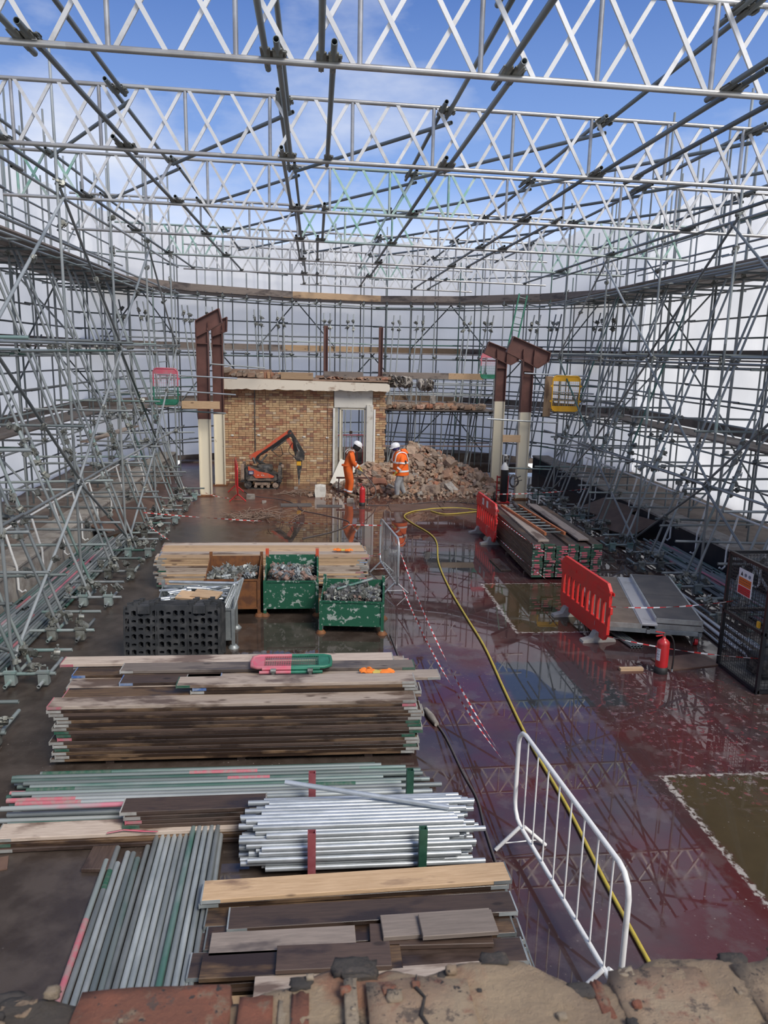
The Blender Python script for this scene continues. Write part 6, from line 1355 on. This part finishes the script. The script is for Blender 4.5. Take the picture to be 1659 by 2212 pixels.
for s, e_, w_ in (('l', J1['ell'], J1['wrl']), ('r', J1['elr'], J1['wrr'])):
    a, c = Vector(e_[:3]), Vector(w_[:3]); ring(P1, a.lerp(c, .45), .079, .079, .05, 'reflective', q=(c - a).to_track_quat('Z', 'Y'), n=12)
for s in 'lr':
    a, c = Vector(J1['kn' + s][:3]), Vector(J1['an' + s][:3]); ring(P1, a.lerp(c, .72), .097, .097, .055, 'reflective', q=(c - a).to_track_quat('Z', 'Y'), n=14)
for s in (-1, 1): mm = MB(); mm.sweep(catmull([(.155, s * .13, 1.40), (.09, s * .14, 1.475), (-.03, s * .13, 1.46), (-.09, s * .12, 1.38)], 4), [.026] * 13, 6, flat=.35); mm.build('reflective_band', 'reflective', P1)
mm = MB(); mm.lathe([(.192, -.02), (.196, 0), (.192, .02)], (-.03, 0, 1.0), 18); mm.build('waistband', 'coverall', P1)
# hose the worker holds
mm = MB(); mm.sweep(catmull([(1.36, 23.12, .86), (1.55, 23.0, .70), (1.80, 22.9, .42), (1.85, 22.85, .20), (1.70, 22.8, .03), (1.40, 22.75, .02)], 8), .017, 8); mm.build('work_hose', 'cable_grey', label='dark hose held by the worker in orange coveralls', cat='hose')
mm = MB(); mm.cyl((1.33, 23.1, .93), (1.38, 23.12, .70), .03, n=10); mm.box((1.36, 23.1, .80), (.12, .08, .14), ch=.02); mm.build('power_tool', 'steel_dark', label='grey hand tool held by the worker in orange coveralls', cat='tool')
# worker in a hi-vis jacket, walking left with head bowed
J2 = dict(pelvis=(-.02, 0, .90, .15, .145), belly=(-.01, 0, 1.06, .155, .15), chest=(.03, 0, 1.28, .17, .16), neck=(.11, 0, 1.45, .062), head=(.17, 0, 1.555, .095), crown=(.185, 0, 1.635, .085),
          shl=(.02, .20, 1.35, .09), ell=(.06, .26, 1.06, .066), wrl=(.20, .22, .88, .045), pal=(.25, .20, .81, .037), shr=(.02, -.20, 1.35, .09), elr=(-.02, -.28, 1.06, .066), wrr=(.10, -.26, .86, .045), par=(.14, -.25, .78, .037),
          hipl=(-.02, .10, .82, .115), knl=(.14, .11, .48, .088), anl=(.13, .11, .10, .065), toel=(.31, .12, .045, .047), hipr=(-.02, -.10, .82, .115), knr=(-.04, -.11, .46, .088), anr=(-.20, -.12, .11, .065), toer=(-.03, -.13, .045, .047))
def reg2(nm, t):
    if nm in ('head', 'crown'): return 1
    if nm == 'neck' and t > .5: return 1
    if nm.startswith('pa') or (nm.startswith('wr') and t > .95): return 2
    if nm.startswith('toe') or (nm.startswith('an') and t > .88): return 3
    if nm.startswith('hip') or nm.startswith('kn') or nm.startswith('an'): return 4
    return 0
P2 = person((2.62, 23.05, 0), PI + .25, J2, 'worker in orange hi-vis jacket, grey trousers and white helmet walking left', reg2, ['hivis', 'skin', 'glove_palm', 'boots', 'trousers'])
helmet(P2, (.185, 0, 1.60), .22)
mm = MB(); mm.lathe([(.098, 0), (.112, .03), (.112, .085), (.10, .11)], (.168, 0, 1.515), 16, q=Quaternion((0, 1, 0), .2)); mm.build('headband', 'navy_cloth', P2)
mm = MB(); mm.sweep([(.27, 0, 1.555), (.30, 0, 1.525), (.275, 0, 1.51)], [.012, .016, .01], 6); mm.build('nose', 'skin', P2)
for s in (-1, 1): mm = MB(); mm.lathe([(.002, -.01), (.011, 0), (.002, .01)], (.262, s * .035, 1.58), 8); mm.build('eye', 'black_rubber', P2); mm = MB(); mm.lathe([(.006, -.025), (.018, 0), (.006, .025)], (.165, s * .1, 1.54), 8); mm.build('ear', 'skin', P2)
mm = MB(); n = 20; prof = [(.74, .245, .245, -.01), (.76, .252, .25, -.01), (.92, .24, .24, -.01), (1.08, .23, .245, 0), (1.24, .225, .26, .02), (1.36, .19, .25, .03), (1.44, .11, .13, .07), (1.47, .085, .09, .09)]; vs = []
for z, rx, ry, ox in prof:
    for k in range(n): t = 2 * PI * k / n; w_ = 1 + .025 * math.sin(5 * t + z * 9); vs.append((ox + rx * math.cos(t) * w_, ry * math.sin(t) * w_, z))
mm.add(vs, [(i * n + k, i * n + (k + 1) % n, (i + 1) * n + (k + 1) % n, (i + 1) * n + k) for i in range(len(prof) - 1) for k in range(n)], True); JK = mm.build('jacket', 'hivis', P2)
ring(JK, (-.01, 0, .88), .255, .255, .055, 'reflective', n=22); ring(JK, (0, 0, 1.14), .242, .264, .055, 'reflective', n=22)
for s in (-1, 1): mm = MB(); mm.sweep(catmull([(.235, s * .12, 1.15), (.19, s * .14, 1.38), (.04, s * .14, 1.46), (-.13, s * .14, 1.40), (-.225, s * .13, 1.15)], 5), [.028] * 21, 6, flat=.3); mm.build('reflective_band', 'reflective', JK)
for s, e_, w_ in (('l', J2['ell'], J2['wrl']), ('r', J2['elr'], J2['wrr'])):
    a, c = Vector(J2['sh' + s][:3]), Vector(e_[:3]); ring(P2, a.lerp(c, .75), .100, .100, .05, 'reflective', q=(c - a).to_track_quat('Z', 'Y'), n=14)
    a, c = Vector(e_[:3]), Vector(w_[:3]); ring(P2, a.lerp(c, .5), .083, .083, .05, 'reflective', q=(c - a).to_track_quat('Z', 'Y'), n=14)
mm = MB(); mm.sweep([(-.12, 0, 1.36), (-.16, 0, 1.42), (-.10, 0, 1.48), (0, 0, 1.5)], [.06, .085, .08, .04], 10); mm.build('hood', 'hivis', JK)
mm = MB(); mm.box((-.06, .275, 1.17), (.05, .03, .10), ch=.01); mm.build('radio', 'black_rubber', JK)
